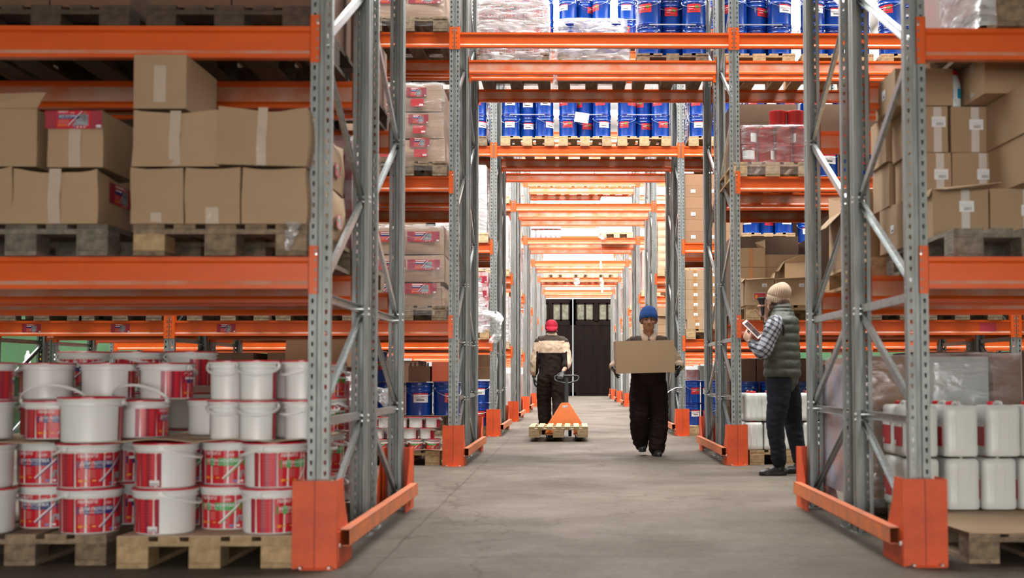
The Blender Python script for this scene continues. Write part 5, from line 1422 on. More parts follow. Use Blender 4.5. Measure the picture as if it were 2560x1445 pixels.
film_tail([(.75, R[7] - .05, L3 - .0), (.78, R[7] - .05, L3 - .2), (.80, R[7] - .05, L3 - .55)], .2, 'long film scrap hanging under pallets, row seven', 16)
# white straps loose on posts by the aisle
st = MB(); st.tube([(0, 0, 0), (-.10, -.02, -.01), (-.20, -.04, -.06), (-.27, -.05, -.14)], [.012, .014, .016, .012], lab_white, 6, flat=.35)
t = st.build('loose_strap', None, (1.40, Y3 - .01, .72)); tag(t, 'white plastic strap sticking out of the post, row three', 'strap')
# things near the green wall
b = MB(); b.box(-XW + .02, -XW + .6, 16, 22, .95, 1.0, steelw)
sh = b.build('wall_shelf'); tag(sh, 'narrow grey shelf along the green wall', 'shelf')
for i, y in enumerate((17.6, 18.1, 18.5, 19.0, 19.8)):
    b = MB().lathe([(.04, 0), (.045, .01), (.045, .2), (.02, .25), (.02, .28)], (paper_w, lab_yel, paper_w, lab_red, board_m)[i], 12)
    t = b.build('bottle', None, (-XW + .35, y, 1.0)); tag(t, 'small bottle on shelf by the green wall, %s from the end' % ORD[i + 1], 'bottle', 'small bottles by the green wall')
# ---------------------------------------------------------------- people
skin1 = mat('skin_brown', (.36, .17, .10), .5, sss=.0, var=.08, vscale=20)
skin2 = mat('skin_light', (.62, .36, .27), .5, var=.08, vscale=20)
skin3 = mat('skin_tan', (.45, .22, .15), .5)
cl_dk = mat('dark_brown_workwear', (.021, .0125, .0105), .85, spec=.15, var=.3, vscale=8, bump=.15, bscale=25)
cl_yk = mat('umber_workwear_yoke', (.055, .040, .030), .8, spec=.2, var=.2, vscale=8, bump=.15, bscale=25)
cl_bg = mat('beige_workwear', (.56, .42, .30), .8, var=.12, vscale=9, bump=.15, bscale=25)
glove_m = mat('black_glove', (.012, .014, .014), .45, bump=.2, bscale=80)
shoe_m = mat('black_shoe_leather', (.012, .012, .013), .4)
navy_m = mat('navy_trouser_cotton', (.016, .019, .028), .8, spec=.2, var=.3, vscale=8, bump=.1, bscale=40)
hair_m = mat('dark_hair', (.02, .013, .01), .7)
eye_w = mat('eye_white', (.6, .55, .5), .3); eye_d = mat('eye_dark', (.01, .008, .006), .15)
lip_m = mat('lip_tone', (.25, .09, .07), .5)
vest_m = mat('olive_quilted_vest', (.062, .070, .052), .5, var=.18, vscale=5, bump=.2, bscale=14)
vest_d = mat('black_vest_trim', (.008, .008, .01), .6)
def knit(name, col, ribs):
    m = bpy.data.materials.new(name); m.use_nodes = True; nt = m.node_tree; N = nt.nodes; L = nt.links; b = N['Principled BSDF']
    b.inputs['Base Color'].default_value = (*col, 1); b.inputs['Roughness'].default_value = .9
    tc = N.new('ShaderNodeTexCoord'); sp = N.new('ShaderNodeSeparateXYZ'); L.new(tc.outputs['Object'], sp.inputs[0])
    at = N.new('ShaderNodeMath'); at.operation = 'ARCTAN2'; L.new(sp.outputs[0], at.inputs[0]); L.new(sp.outputs[1], at.inputs[1])
    mu = N.new('ShaderNodeMath'); mu.operation = 'MULTIPLY'; mu.inputs[1].default_value = ribs; L.new(at.outputs[0], mu.inputs[0])
    sn = N.new('ShaderNodeMath'); sn.operation = 'SINE'; L.new(mu.outputs[0], sn.inputs[0])
    bp = N.new('ShaderNodeBump'); bp.inputs['Strength'].default_value = .8; bp.inputs['Distance'].default_value = .004; L.new(sn.outputs[0], bp.inputs['Height']); L.new(bp.outputs[0], b.inputs['Normal'])
    return m
def plaid():
    m = bpy.data.materials.new('grey_plaid_flannel'); m.use_nodes = True; nt = m.node_tree; N = nt.nodes; L = nt.links; b = N['Principled BSDF']
    b.inputs['Roughness'].default_value = .9
    tc = N.new('ShaderNodeTexCoord'); mp = N.new('ShaderNodeMapping'); mp.inputs['Rotation'].default_value = (.5, .35, .6); L.new(tc.outputs['Object'], mp.inputs[0])
    sp = N.new('ShaderNodeSeparateXYZ'); L.new(mp.outputs[0], sp.inputs[0]); outs = []
    for ax, fr in ((0, 150.0), (2, 150.0)):
        mu = N.new('ShaderNodeMath'); mu.operation = 'MULTIPLY'; mu.inputs[1].default_value = fr; L.new(sp.outputs[ax], mu.inputs[0])
        sn = N.new('ShaderNodeMath'); sn.operation = 'SINE'; L.new(mu.outputs[0], sn.inputs[0])
        gt = N.new('ShaderNodeMath'); gt.operation = 'GREATER_THAN'; gt.inputs[1].default_value = .35; L.new(sn.outputs[0], gt.inputs[0]); outs.append(gt)
    ad = N.new('ShaderNodeMath'); ad.operation = 'ADD'; L.new(outs[0].outputs[0], ad.inputs[0]); L.new(outs[1].outputs[0], ad.inputs[1])
    hv = N.new('ShaderNodeMath'); hv.operation = 'MULTIPLY'; hv.inputs[1].default_value = .5; L.new(ad.outputs[0], hv.inputs[0])
    r = N.new('ShaderNodeValToRGB'); r.color_ramp.interpolation = 'CONSTANT'
    r.color_ramp.elements[0].color = (.36, .37, .42, 1); r.color_ramp.elements[1].position = .4; r.color_ramp.elements[1].color = (.13, .135, .155, 1)
    e = r.color_ramp.elements.new(.8); e.color = (.015, .015, .02, 1)
    L.new(hv.outputs[0], r.inputs[0]); L.new(r.outputs[0], b.inputs['Base Color'])
    return m
plaid_m = plaid()
def ell(b, c, r, m, rot=None, seg=20, rings=12):
    prof = [(max(1e-4, math.sin(PI * i / rings)), -math.cos(PI * i / rings)) for i in range(rings + 1)]
    T = Matrix.Translation(c) @ (rot if rot else Matrix.Identity(4)) @ Matrix.Diagonal((r[0], r[1], r[2], 1))
    b.lathe(prof, m, seg, T=T, caps=False)
    return b
def limb(b, pts, m, seg=16):
    """pts: list of ((x,y,z), rx, ry) ; catmull-smoothed tube with elliptical sections; rx across, ry front to back"""
    P = [(Vector(p), a, c) for p, a, c in pts]; fine = []
    for i in range(len(P) - 1):
        p0 = P[max(0, i - 1)][0]; p1, a1, c1 = P[i]; p2, a2, c2 = P[i + 1]; p3 = P[min(len(P) - 1, i + 2)][0]
        for k in range(6):
            t = k / 6; q = .5 * ((2 * p1) + (p2 - p0) * t + (2 * p0 - 5 * p1 + 4 * p2 - p3) * t * t + (3 * p1 - p0 - 3 * p2 + p3) * t ** 3)
            fine.append((q, a1 + (a2 - a1) * t, c1 + (c2 - c1) * t))
    fine.append(P[-1]); vs = []; n = len(fine)
    for i, (q, a, c) in enumerate(fine):
        d = (fine[min(n - 1, i + 1)][0] - fine[max(0, i - 1)][0]).normalized()
        ref = Vector((1, 0, 0)) if abs(d.x) < .8 else Vector((0, 1, 0))
        v = d.cross(ref).normalized(); u = v.cross(d).normalized()
        for k in range(seg):
            an = 2 * PI * k / seg; vs.append(q + u * (math.cos(an) * a) + v * (math.sin(an) * c))
    fs = [(i * seg + k, i * seg + (k + 1) % seg, (i + 1) * seg + (k + 1) % seg, (i + 1) * seg + k) for i in range(n - 1) for k in range(seg)]
    fs += [tuple(range(seg))[::-1], tuple((n - 1) * seg + k for k in range(seg))]
    b.add(vs, fs, m, True)
    for q, a, c in (fine[0], fine[-1]): ell(b, q, (min(a, c) * .98,) * 3, m, seg=12, rings=8)
    return b
def fuse(b, name, parent, voxel, smooth=4, mats=None, fn=None, wr=0.0, wsc=14.0, wst=(1, 1, 1), factor=.5):
    """merge overlapping closed shells into one continuous surface, smooth it, fold it, colour it by place"""
    me = b.mesh('raw', fix=False); o = bpy.data.objects.new('raw', me); COL.objects.link(o)
    r = o.modifiers.new('r', 'REMESH'); r.mode = 'VOXEL'; r.voxel_size = voxel; r.use_smooth_shade = True
    s = o.modifiers.new('s', 'SMOOTH'); s.factor = factor; s.iterations = smooth
    dg = bpy.context.evaluated_depsgraph_get(); nm = bpy.data.meshes.new_from_object(o.evaluated_get(dg)); nm.name = name
    bpy.data.objects.remove(o); bpy.data.meshes.remove(me)
    if wr:
        ns = [v.normal.copy() for v in nm.vertices]
        for v, nn in zip(nm.vertices, ns):
            q = Vector((v.co.x * wst[0], v.co.y * wst[1], v.co.z * wst[2])) * wsc
            k = mnoise.noise(q) * .65 + mnoise.noise(q * 2.1) * .35
            v.co += nn * (wr * (1 - 2 * abs(k)) )
    nm.materials.clear()
    for m in (mats or b.mats): nm.materials.append(m)
    for p in nm.polygons:
        p.use_smooth = True; p.material_index = fn(p.center, p.normal) if fn else 0
    ob = bpy.data.objects.new(name, nm); COL.objects.link(ob)
    if parent: ob.parent = parent
    return ob
def hand(b, wrist, d, pn, m, curl=.6, s=1.0, mirror=1, spread=.12, thumb=.9):
    """wrist point, d: direction of the fingers, pn: the way the palm faces; curl in radians per joint; mirror +1/-1: side of the thumb"""
    d = Vector(d).normalized(); pn = Vector(pn); pn = (pn - d * pn.dot(d)).normalized(); sd = d.cross(pn).normalized() * mirror
    w_ = Vector(wrist)
    limb(b, [(w_ - d * .03 * s, .026 * s, .021 * s), (w_ + d * .012 * s, .028 * s, .02 * s)], m, 12)
    R_ = Matrix((sd, d, pn)).transposed().to_4x4()
    ell(b, w_ + d * .052 * s, (.041 * s, .052 * s, .0155 * s), m, R_, 16, 10)
    ell(b, w_ + d * .075 * s, (.040 * s, .026 * s, .0135 * s), m, R_, 16, 8)
    for i, (off, ln) in enumerate(((.030, .068), (.010, .077), (-.011, .071), (-.031, .056))):
        p = w_ + d * .090 * s + sd * off * s; a = spread * (off / .03); dd = (d + sd * a * .5).normalized()
        c = curl * (1.0 + .08 * i); pts = [p - dd * .022 * s]
        pts.append(p); ang = 0
        for k, f in enumerate((.44, .32, .24)):
            ang += c * (.75 if k == 0 else 1.0)
            v = dd * math.cos(ang) + pn * math.sin(ang); p = p + v * ln * f * s; pts.append(p)
        rr = [.0098 * s, .0098 * s, .0092 * s, .0084 * s, .0072 * s]
        b.tube(pts, rr, m, 8); ell(b, pts[-1], (.0073 * s,) * 3, m, seg=8, rings=6)
        ell(b, pts[2], (.0096 * s,) * 3, m, seg=8, rings=6)
    p = w_ + d * .022 * s + sd * .024 * s; v1 = (d * .55 + sd * .75 + pn * .35 * thumb).normalized(); v2 = (d * .85 + sd * .25 + pn * .55 * thumb).normalized()
    q1 = p + v1 * .036 * s; q2 = q1 + v2 * .032 * s; q3 = q2 + (v2 + pn * .4 * curl).normalized() * .024 * s
    b.tube([p - v1 * .01, p, q1, q2, q3], [.014 * s, .015 * s, .0115 * s, .0105 * s, .0085 * s], m, 8); ell(b, q3, (.0085 * s,) * 3, m, seg=8, rings=6)
    return b
def head_mb(b, c, m, s=1.0):
    """face towards -y; c: centre of the head at eye height"""
    c = Vector(c); V = lambda x, y, z: c + Vector((x, y, z)) * s
    ell(b, V(0, .012, .035), (.076 * s, .094 * s, .086 * s), m)
    ell(b, V(0, -.018, -.030), (.063 * s, .070 * s, .082 * s), m)
    ell(b, V(0, -.048, -.082), (.036 * s, .034 * s, .028 * s), m)          # chin
    for q in (-1, 1):
        ell(b, V(q * .037, -.030, -.062), (.026 * s, .040 * s, .030 * s), m)   # jaw
        ell(b, V(q * .042, -.060, -.018), (.022 * s, .020 * s, .018 * s), m)   # cheek
        ell(b, V(q * .028, -.077, .022), (.024 * s, .012 * s, .008 * s), m)    # brow
        ell(b, V(q * .077, .012, -.005), (.010 * s, .019 * s, .031 * s), m, Matrix.Rotation(q * .25, 4, 'Z'))   # ear
        ell(b, V(q * .012, -.090, -.030), (.010 * s, .011 * s, .008 * s), m)   # nostril wing
    limb(b, [(V(0, -.078, .018), .009 * s, .010 * s), (V(0, -.090, -.008), .010 * s, .012 * s), (V(0, -.101, -.026), .012 * s, .012 * s)], m, 10)
    ell(b, V(0, -.080, -.054), (.025 * s, .012 * s, .010 * s), m)
    limb(b, [(V(0, .025, -.05), .053 * s, .056 * s), (V(0, .030, -.12), .054 * s, .056 * s), (V(0, .035, -.19), .060 * s, .062 * s)], m, 16)
    return b
def face_bits(parent, c, s, brow=hair_m, stubble=None):
    c = Vector(c); V = lambda x, y, z: c + Vector((x, y, z)) * s
    for q in (-1, 1):
        e = ell(MB(), V(q * .029, -.0735, .004), (.0125 * s, .008 * s, .0058 * s), eye_w, seg=14, rings=8)
        ell(e, V(q * .029, -.0795, .004), (.0058 * s, .003 * s, .0062 * s), eye_d, seg=10, rings=6)
        ell(e, V(q * .029, -.0785, .0115), (.0155 * s, .006 * s, .0032 * s), eye_d, seg=10, rings=6)
        e.build('eye', parent)
        eb = MB(); eb.tube([V(q * .012, -.0895, .021), V(q * .028, -.0885, .027), V(q * .045, -.076, .022)], [.003 * s, .0042 * s, .002 * s], brow, 6); eb.build('eyebrow', parent)
    l = MB(); ell(l, V(0, -.0905, -.0505), (.022 * s, .005 * s, .0042 * s), lip_m, seg=12, rings=6); ell(l, V(0, -.0895, -.0585), (.019 * s, .005 * s, .0048 * s), lip_m, seg=12, rings=6); l.build('lips', parent)
def shoe(b, ank, toe_dir, m, pitch=0.0, L=.27, s=1.0):
    """ank: ankle point above the heel (x, y, sole z)"""
    d = Vector((toe_dir[0], toe_dir[1], 0)).normalized(); d = (d * math.cos(pitch) + Vector((0, 0, 1)) * math.sin(pitch)).normalized()
    side = d.cross(Vector((0, 0, 1))).normalized(); up = side.cross(d).normalized(); a = Vector(ank)
    R_ = Matrix((side, d, up)).transposed().to_4x4()
    P = lambda f, u: a + d * f * s + up * u * s
    ell(b, P(-.035, .035), (.036 * s, .045 * s, .038 * s), m, R_); ell(b, P(.03, .05), (.038 * s, .075 * s, .046 * s), m, R_)
    ell(b, P(.10, .035), (.046 * s, .080 * s, .036 * s), m, R_); ell(b, P(.145, .028), (.043 * s, .052 * s, .028 * s), m, R_)
    T = Matrix.Translation(a) @ R_
    pr = []
    for k in range(20):
        an = 2 * PI * k / 20; pr.append((math.copysign(abs(math.cos(an)) ** .7, math.cos(an)) * .045 * s, (.062 + math.copysign(abs(math.sin(an)) ** .8, math.sin(an)) * .135) * s))
    b.prism(pr, 0.0, .022 * s, m, axis='z', T=T)
    limb(b, [(P(-.01, .05), .038 * s, .042 * s), (P(-.015, .13), .040 * s, .044 * s)], m, 14)
    return b
# ---- the man carrying a carton ---------------------------------------------
def carrier():
    X, Y = .625, 13.10
    hc = (0, -.03, 1.500); hs = 1.08
    b = MB()
    head_mb(b, hc, skin1, hs)
    limb(b, [((0, .01, 1.28), .09, .06), ((0, .02, 1.15), .135, .09), ((0, .02, .95), .12, .085), ((0, .02, .84), .13, .09)], skin1)
    for q, el, wr_ in ((1, (.325, .05, 1.01), (.325, -.11, .99)), (-1, (-.335, .06, 1.03), (-.385, -.11, .98))):
        limb(b, [((q * .12, .02, 1.235), .045, .045), ((q * .18, .02, 1.215), .045, .045), (el, .036, .036), (wr_, .026, .026)], skin1)
    for hp, kn, an in (((-.085, 0, .84), (-.10, -.13, .45), (-.075, .05, .12)), ((.085, 0, .84), (.085, -.08, .45), (.075, -.09, .09))):
        limb(b, [(hp, .075, .08), (kn, .052, .055), (an, .035, .038)], skin1)
    p = fuse(b, 'person', None, .0065, 3)
    p.location = (X, Y, 0); tag(p, 'person in blue beanie and brown workwear carrying a large cardboard box', 'person')
    face_bits(p, hc, hs)
    st = MB(); c = Vector(hc)
    # jacket
    b = MB()
    limb(b, [((0, .02, 1.335), .072, .060), ((0, .02, 1.315), .12, .075), ((0, .02, 1.27), .185, .098), ((0, .02, 1.17), .205, .118), ((0, .02, 1.02), .195, .118), ((0, .02, .86), .192, .125), ((0, .02, .80), .190, .122)], cl_dk, 24)
    for q, el, wr_ in ((1, (.335, .06, 1.005), (.335, -.09, .995)), (-1, (-.345, .07, 1.02), (-.392, -.09, .985))):
        limb(b, [((q * .13, .02, 1.27), .065, .066), ((q * .195, .02, 1.235), .07, .074), ((q * .27, .04, 1.12), .066, .066), (el, .062, .062), (wr_, .050, .050)], cl_dk)
    def col(cn, nn):
        ax = abs(cn.x)
        if ax > .20 + max(0, (1.10 - cn.z)) * .15:
            if cn.z > 1.235: return 1
            return 2 if ax > .262 + .25 * max(0, 1.13 - cn.z) else 0
        if cn.z > 1.225: return 1
        if cn.z > 1.08: return 2
        return 0
    fuse(b, 'jacket', p, .006, 7, [cl_dk, cl_yk, cl_bg], col, wr=.007, wsc=11)
    # collar
    b = MB()
    for q in (-1, 1):
        vs = [(0, -.070, 1.283), (q * .048, -.108, 1.236), (q * .078, -.078, 1.276), (q * .092, -.015, 1.335), (q * .075, .06, 1.375), (0, .088, 1.385),
              (0, -.055, 1.305), (q * .03, -.066, 1.325), (q * .062, -.035, 1.352), (q * .068, .02, 1.378), (q * .05, .06, 1.392), (0, .075, 1.395)]
        fs = [(i, i + 1, i + 7, i + 6) for i in range(5)]
        b.add(vs, fs, cl_bg, True)
    cob = b.build('collar', p, (0, 0, .012)); md = cob.modifiers.new('s', 'SOLIDIFY'); md.thickness = .006; md.offset = 0
    MB().tube([(0, -.098, 1.26), (0, -.105, 1.20)], .0025, mat('copper_zip', (.45, .2, .1), .3, .8), 6).build('zip', p)
    # trousers
    b = MB()
    limb(b, [((0, .02, .90), .155, .10), ((0, .02, .80), .185, .115)], cl_dk, 20)
    limb(b, [((-.085, .02, .82), .11, .118), ((-.105, -.06, .62), .108, .115), ((-.112, -.13, .46), .100, .105), ((-.105, -.05, .30), .098, .10), ((-.09, .03, .15), .078, .085), ((-.085, .04, .12), .07, .08)], cl_dk, 18)
    limb(b, [((.085, .02, .82), .11, .118), ((.100, -.03, .62), .108, .112), ((.105, -.07, .46), .10, .102), ((.10, -.08, .30), .098, .10), ((.085, -.09, .13), .085, .09), ((.08, -.09, .07), .08, .09)], cl_dk, 18)
    fuse(b, 'trousers', p, .009, 4, wr=.013, wsc=8, wst=(1, 1, 1.9))
    b = shoe(MB(), (-.07, .03, .035), (-.05, -1), shoe_m, .12, s=.95); fuse(b, 'shoe', p, .006, 2)
    b = shoe(MB(), (.075, -.09, .0), (.12, -1), shoe_m, .0, s=.95); fuse(b, 'shoe', p, .006, 2)
    # gloves
    b = hand(MB(), (.330, -.125, .985), (-.08, -.85, -.42), (-1, .05, .15), glove_m, .30, 1.15, 1, thumb=.4); fuse(b, 'glove', p, .0045, 2)
    b = hand(MB(), (-.392, -.125, .978), (.08, -.85, -.45), (1, .05, .15), glove_m, .30, 1.15, -1, thumb=.4); fuse(b, 'glove', p, .0045, 2)
    # beanie
    bm = knit('blue_knit', (.009, .065, .27), 60)
    b = MB(); pr = [(.0885, -.005), (.0925, .0), (.0945, .03), (.0945, .052), (.091, .058), (.089, .075), (.083, .105), (.070, .133), (.048, .152), (.02, .161), (.001, .163)]
    b.lathe(pr, bm, 48, T=Matrix.Diagonal((.98, 1.13, 1, 1)), caps=False)
    h = b.build('beanie', p, (0, -.012, 1.505)); h.rotation_euler = (-.34, .02, 0); h.scale = (1.13, 1.18, 1.05); h.location.z = 1.498; h.location.y = -.024
    s_ = h.modifiers.new('s', 'SOLIDIFY'); s_.thickness = .004
    return p
carrier()
cb = soft_box(.64, .40, .352, board_m, 6, 0, .002, .05, 77).mesh('carton'); t = use(cb, 'cardboard_box', None, (.572, 12.73, .915)); t.rotation_euler = (0, -.022, .03)
tag(t, 'large plain cardboard box carried by the person in blue beanie', 'box')
# ---- the man in a red cap pulling the pallet truck --------------------------
def puller():
    X, Y = -.545, 17.80
    hc = (.0, -.03, 1.585); b = MB()
    head_mb(b, hc, skin3, 1.02)
    limb(b, [((0, .01, 1.42), .10, .07), ((0, .02, 1.25), .14, .09), ((0, .02, 1.02), .125, .09), ((0, .02, .92), .14, .095)], skin3)
    AR = ((1, (.255, .02, 1.10), (.262, -.02, .90)), (-1, (-.235, .13, 1.10), (-.165, .30, .955)))
    for q, el, wr_ in AR: limb(b, [((q * .13, .01, 1.40), .05, .05), ((q * .20, .01, 1.37), .048, .048), (el, .038, .038), (wr_, .028, .027)], skin3)
    LG = (((-.09, 0, .90), (-.10, .02, .50), (-.11, .16, .13)), ((.09, 0, .90), (.10, -.10, .50), (.09, -.12, .09)))
    for hp, kn, an in LG: limb(b, [(hp, .08, .085), (kn, .055, .06), (an, .038, .04)], skin3)
    p = fuse(b, 'person', None, .007, 3); p.location = (X, Y, 0); p.rotation_euler = (0, 0, PI + .04)
    tag(p, 'person in red cap seen from behind, pulling the pallet truck', 'person')
    face_bits(p, hc, 1.02)
    b = MB()
    limb(b, [((0, .02, 1.515), .07, .06), ((0, .02, 1.495), .12, .08), ((0, .02, 1.45), .178, .105), ((0, .03, 1.32), .196, .125), ((0, .02, 1.12), .185, .125), ((0, .02, .97), .190, .135), ((0, .02, .90), .185, .135)], cl_dk, 24)
    for q, el, wr_ in AR:
        e = Vector(el); w_ = Vector(wr_); w_ = e + (w_ - e) * (.72 if q > 0 else .42)
        limb(b, [((q * .13, .02, 1.43), .068, .068), ((q * .185, .02, 1.395), .070, .076), ((e + Vector((q * .20, .02, 1.355))) / 2, .068, .068), (e, .064, .064), (w_, .056, .056)], cl_dk)
    def col(cn, nn):
        ax = abs(cn.x)
        if ax > .205 - max(0, cn.z - 1.3) * .1:
            if cn.z > 1.40: return 1
            return 2 if (ax > .232 + .03 * (1.2 - cn.z) or cn.z > 1.26) else 0
        if cn.z > 1.42: return 1
        if cn.z > 1.24: return 2
        return 0
    fuse(b, 'jacket', p, .006, 7, [cl_dk, cl_yk, cl_bg], col, wr=.010, wsc=9, wst=(1, 1, 1))
    b = MB(); b.lathe([(.082, 0), (.076, .02), (.070, .055), (.076, .052), (.094, .0)], cl_bg, 20, T=T3(0, .02, 1.49, rx=.15), caps=False); b.build('collar', p)
    b = MB(); limb(b, [((0, .02, .98), .16, .11), ((0, .02, .88), .19, .125)], cl_dk, 20)
    limb(b, [((-.09, .02, .88), .118, .125), ((-.11, .02, .66), .11, .12), ((-.115, .03, .50), .10, .11), ((-.115, .12, .28), .095, .10), ((-.115, .17, .12), .085, .09)], cl_dk, 18)
    limb(b, [((.09, .02, .88), .118, .125), ((.11, -.05, .66), .11, .12), ((.11, -.09, .50), .10, .11), ((.10, -.10, .28), .095, .10), ((.09, -.11, .08), .085, .092)], cl_dk, 18)
    fuse(b, 'trousers', p, .010, 4, wr=.012, wsc=9, wst=(1, 1, 1.5))
    MB().box(-.035, .035, -.003, .003, -.012, .012, cl_bg).build('reflective_tab', p, (-.15, .105, .64))
    b = shoe(MB(), (-.115, .17, .02), (-.1, -1), shoe_m, -.25); fuse(b, 'shoe', p, .007, 2)
    b = shoe(MB(), (.09, -.12, .0), (.1, -1), shoe_m, 0); fuse(b, 'shoe', p, .007, 2)
    b = hand(MB(), (.264, -.025, .885), (-.05, -.05, -1), (-1, .1, 0), glove_m, .35, 1.12, 1); fuse(b, 'glove', p, .005, 2)
    b = hand(MB(), (-.158, .318, .940), (.30, .65, -.55), (.1, -.3, -.9), glove_m, .75, 1.12, -1); fuse(b, 'glove', p, .005, 2)
    # cap worn backwards so that its peak points to the camera
    cm = mat('red_cap_cloth', (.36, .010, .030), .75, var=.25, vscale=12, spec=.2)
    b = MB(); b.lathe([(.092, 0), (.094, .02), (.093, .05), (.083, .085), (.062, .112), (.032, .126), (.001, .129)], cm, 36, T=Matrix.Diagonal((.93, 1.12, 1, 1)), caps=False)
    b.lathe([(.001, .132), (.008, .130), (.009, .126)], cm, 10, caps=False)
    h = b.build('cap', p, (0, -.012, 1.60)); h.rotation_euler = (.16, 0, 0); h.scale = (1.13, 1.1, 1.14); h.modifiers.new('s', 'SOLIDIFY').thickness = .003
    v = MB(); vs = []; n = 12
    for i in range(n + 1):
        a = PI * (.12 + .76 * i / n); x = math.cos(a)
        vs += [(x * .088, math.sin(a) * .1045, 0.020), (x * .070, .072 + math.sin(a) * .066, -.046 - .012 * (1 - x * x))]
    v.add(vs, [(2 * i, 2 * i + 2, 2 * i + 3, 2 * i + 1) for i in range(n)], cm, True)
    pk = v.build('peak', h); pk.modifiers.new('s', 'SOLIDIFY').thickness = .004
    hb = MB(); ell(hb, (0, .03, 1.585), (.077, .075, .07), hair_m); hb.build('hair', p)
    return p
puller()
# ---- the man with the scanner ------------------------------------------------
def scanner_man():
    X, Y, th = 1.63, 10.45, -2.094
    c_, s_ = math.cos(th), math.sin(th)
    def loc(wx, wy, z):          # world point to the man's own frame
        dx, dy = wx - X, wy - Y
        return (c_ * dx + s_ * dy, -s_ * dx + c_ * dy, z)
    hc = (.0, -.055, 1.555); b = MB()
    hrot = Matrix.Translation((0, .02, 0)) @ Matrix.Rotation(-.5, 4, 'Z') @ Matrix.Translation((0, -.02, 0))
    hd_ = MB(); head_mb(hd_, hc, skin2, 1.03); b.merge(hd_, hrot)
    limb(b, [((0, .01, 1.38), .10, .07), ((0, .02, 1.22), .14, .09), ((0, .02, 1.0), .125, .09), ((0, .02, .88), .14, .095)], skin2)
    LE, LW = (.275, -.05, 1.085), (.155, -.215, 1.175); RE, RW = (-.24, -.12, 1.18), (-.050, -.140, 1.395)
    for q, el, wr_ in ((1, LE, LW), (-1, RE, RW)):
        limb(b, [((q * .13, .01, 1.36), .05, .05), ((q * .19, .01, 1.335), .048, .048), (el, .038, .038), (wr_, .026, .024)], skin2)
    # bare hands belong to the body
    hand(b, (.150, -.222, 1.180), (-.25, -.62, .72), (-.8, .5, .1), skin2, .75, 1.0, -1, thumb=.9)
    hand(b, (-.045, -.145, 1.410), (.05, -.30, .95), (.85, .2, -.1), skin2, .85, 1.0, -1, thumb=.5)
    ank = [loc(1.60, 10.36, .10), loc(1.83, 10.60, .10)]; kn = [loc(1.565, 10.34, .46), loc(1.77, 10.60, .46)]
    for hp, k_, a_ in (((.09, 0, .86), kn[0], ank[0]), ((-.09, 0, .86), kn[1], ank[1])): limb(b, [(hp, .08, .085), (k_, .055, .06), (a_, .036, .04)], skin2)
    p = fuse(b, 'person', None, .0058, 2); p.location = (X, Y, 0); p.rotation_euler = (0, 0, th)
    tag(p, 'person in knitted beige hat and olive vest scanning goods with tablet in hand', 'person')
    n0 = len(p.children); face_bits(p, hc, 1.03, mat('brown_beard', (.10, .05, .03), .8))
    for ch in p.children: ch.matrix_local = hrot @ ch.matrix_local
    brd = MATS['brown_beard']
    hb = MB(); ell(hb, (0, -.085, 1.475), (.052, .040, .040), brd)
    for q in (-1, 1): ell(hb, (q * .05, -.045, 1.50), (.024, .045, .040), brd)
    ell(hb, (0, .045, 1.53), (.062, .048, .045), brd)
    hb2 = MB().merge(hb, hrot); fuse(hb2, 'beard_and_hair', p, .006, 2)
    # shirt (plaid) with sleeves and collar
    b = MB()
    limb(b, [((0, .02, 1.40), .10, .07), ((0, .02, 1.30), .17, .10), ((0, .02, 1.0), .165, .105), ((0, .02, .90), .165, .11)], plaid_m, 20)
    for q, el, wr_ in ((1, LE, LW), (-1, RE, RW)):
        e = Vector(el); w_ = Vector(wr_); m_ = (e + Vector((q * .19, .02, 1.33))) / 2 + Vector((q * .01, 0, 0))
        limb(b, [((q * .12, .02, 1.345), .07, .07), ((q * .19, .02, 1.325), .072, .074), (m_, .064, .066), (e, .060, .062), ((e + w_) / 2, .055, .056), (e + (w_ - e) * .86, .043, .043)], plaid_m)
    fuse(b, 'shirt', p, .009, 4, wr=.006, wsc=13)
    # quilted vest: baffles are bulges of the mesh
    b = MB()
    limb(b, [((0, .03, 1.462), .090, .085), ((0, .03, 1.43), .105, .095), ((0, .03, 1.405), .150, .112), ((0, .03, 1.35), .188, .135), ((0, .02, 1.22), .20, .145), ((0, .02, 1.05), .198, .15), ((0, .02, .90), .205, .155), ((0, .02, .865), .195, .148)], vest_m, 28)
    v = fuse(b, 'vest', p, .009, 4, wr=.004, wsc=16)
    for vv in v.data.vertices:
        z = vv.co.z
        if z < 1.42: vv.co += vv.normal * (.010 * abs(math.sin((z - .865) / .078 * PI)) - .004)
        elif z >= 1.42: vv.co += vv.normal * (.006 * abs(math.sin((z - 1.42) / .03 * PI)))
    for q in (-1, 1):
        pts = []
        for i in range(20):
            a = 2 * PI * i / 20; pts.append((q * (.178 + .012 * math.sin(a)), .02 + .085 * math.cos(a), 1.285 + .098 * math.sin(a)))
        MB().tube(pts, .008, vest_d, 6, closed=True).build('armhole_trim', p)
    # trousers
    b = MB(); limb(b, [((0, .02, .95), .15, .11), ((0, .02, .86), .165, .125)], navy_m, 20)
    for q, k_, a_ in ((1, kn[0], ank[0]), (-1, kn[1], ank[1])):
        k_ = Vector(k_); a_ = Vector(a_); h_ = Vector((q * .088, .02, .85))
        limb(b, [(h_, .098, .118), ((h_ + k_) / 2 + Vector((0, .01, 0)), .085, .098), (k_, .070, .078), ((k_ + a_) / 2, .064, .068), (a_ + Vector((0, 0, .02)), .058, .062)], navy_m, 18)
    fuse(b, 'trousers', p, .009, 4, wr=.007, wsc=10, wst=(1, 1, 1.8))
    d1 = loc(X - 1, Y - .05, 0); d2 = loc(X - .9, Y - .3, 0)
    a_ = ank[0]; b = shoe(MB(), (a_[0], a_[1], 0), (d1[0], d1[1]), shoe_m, 0, s=.93); fuse(b, 'shoe', p, .006, 2)
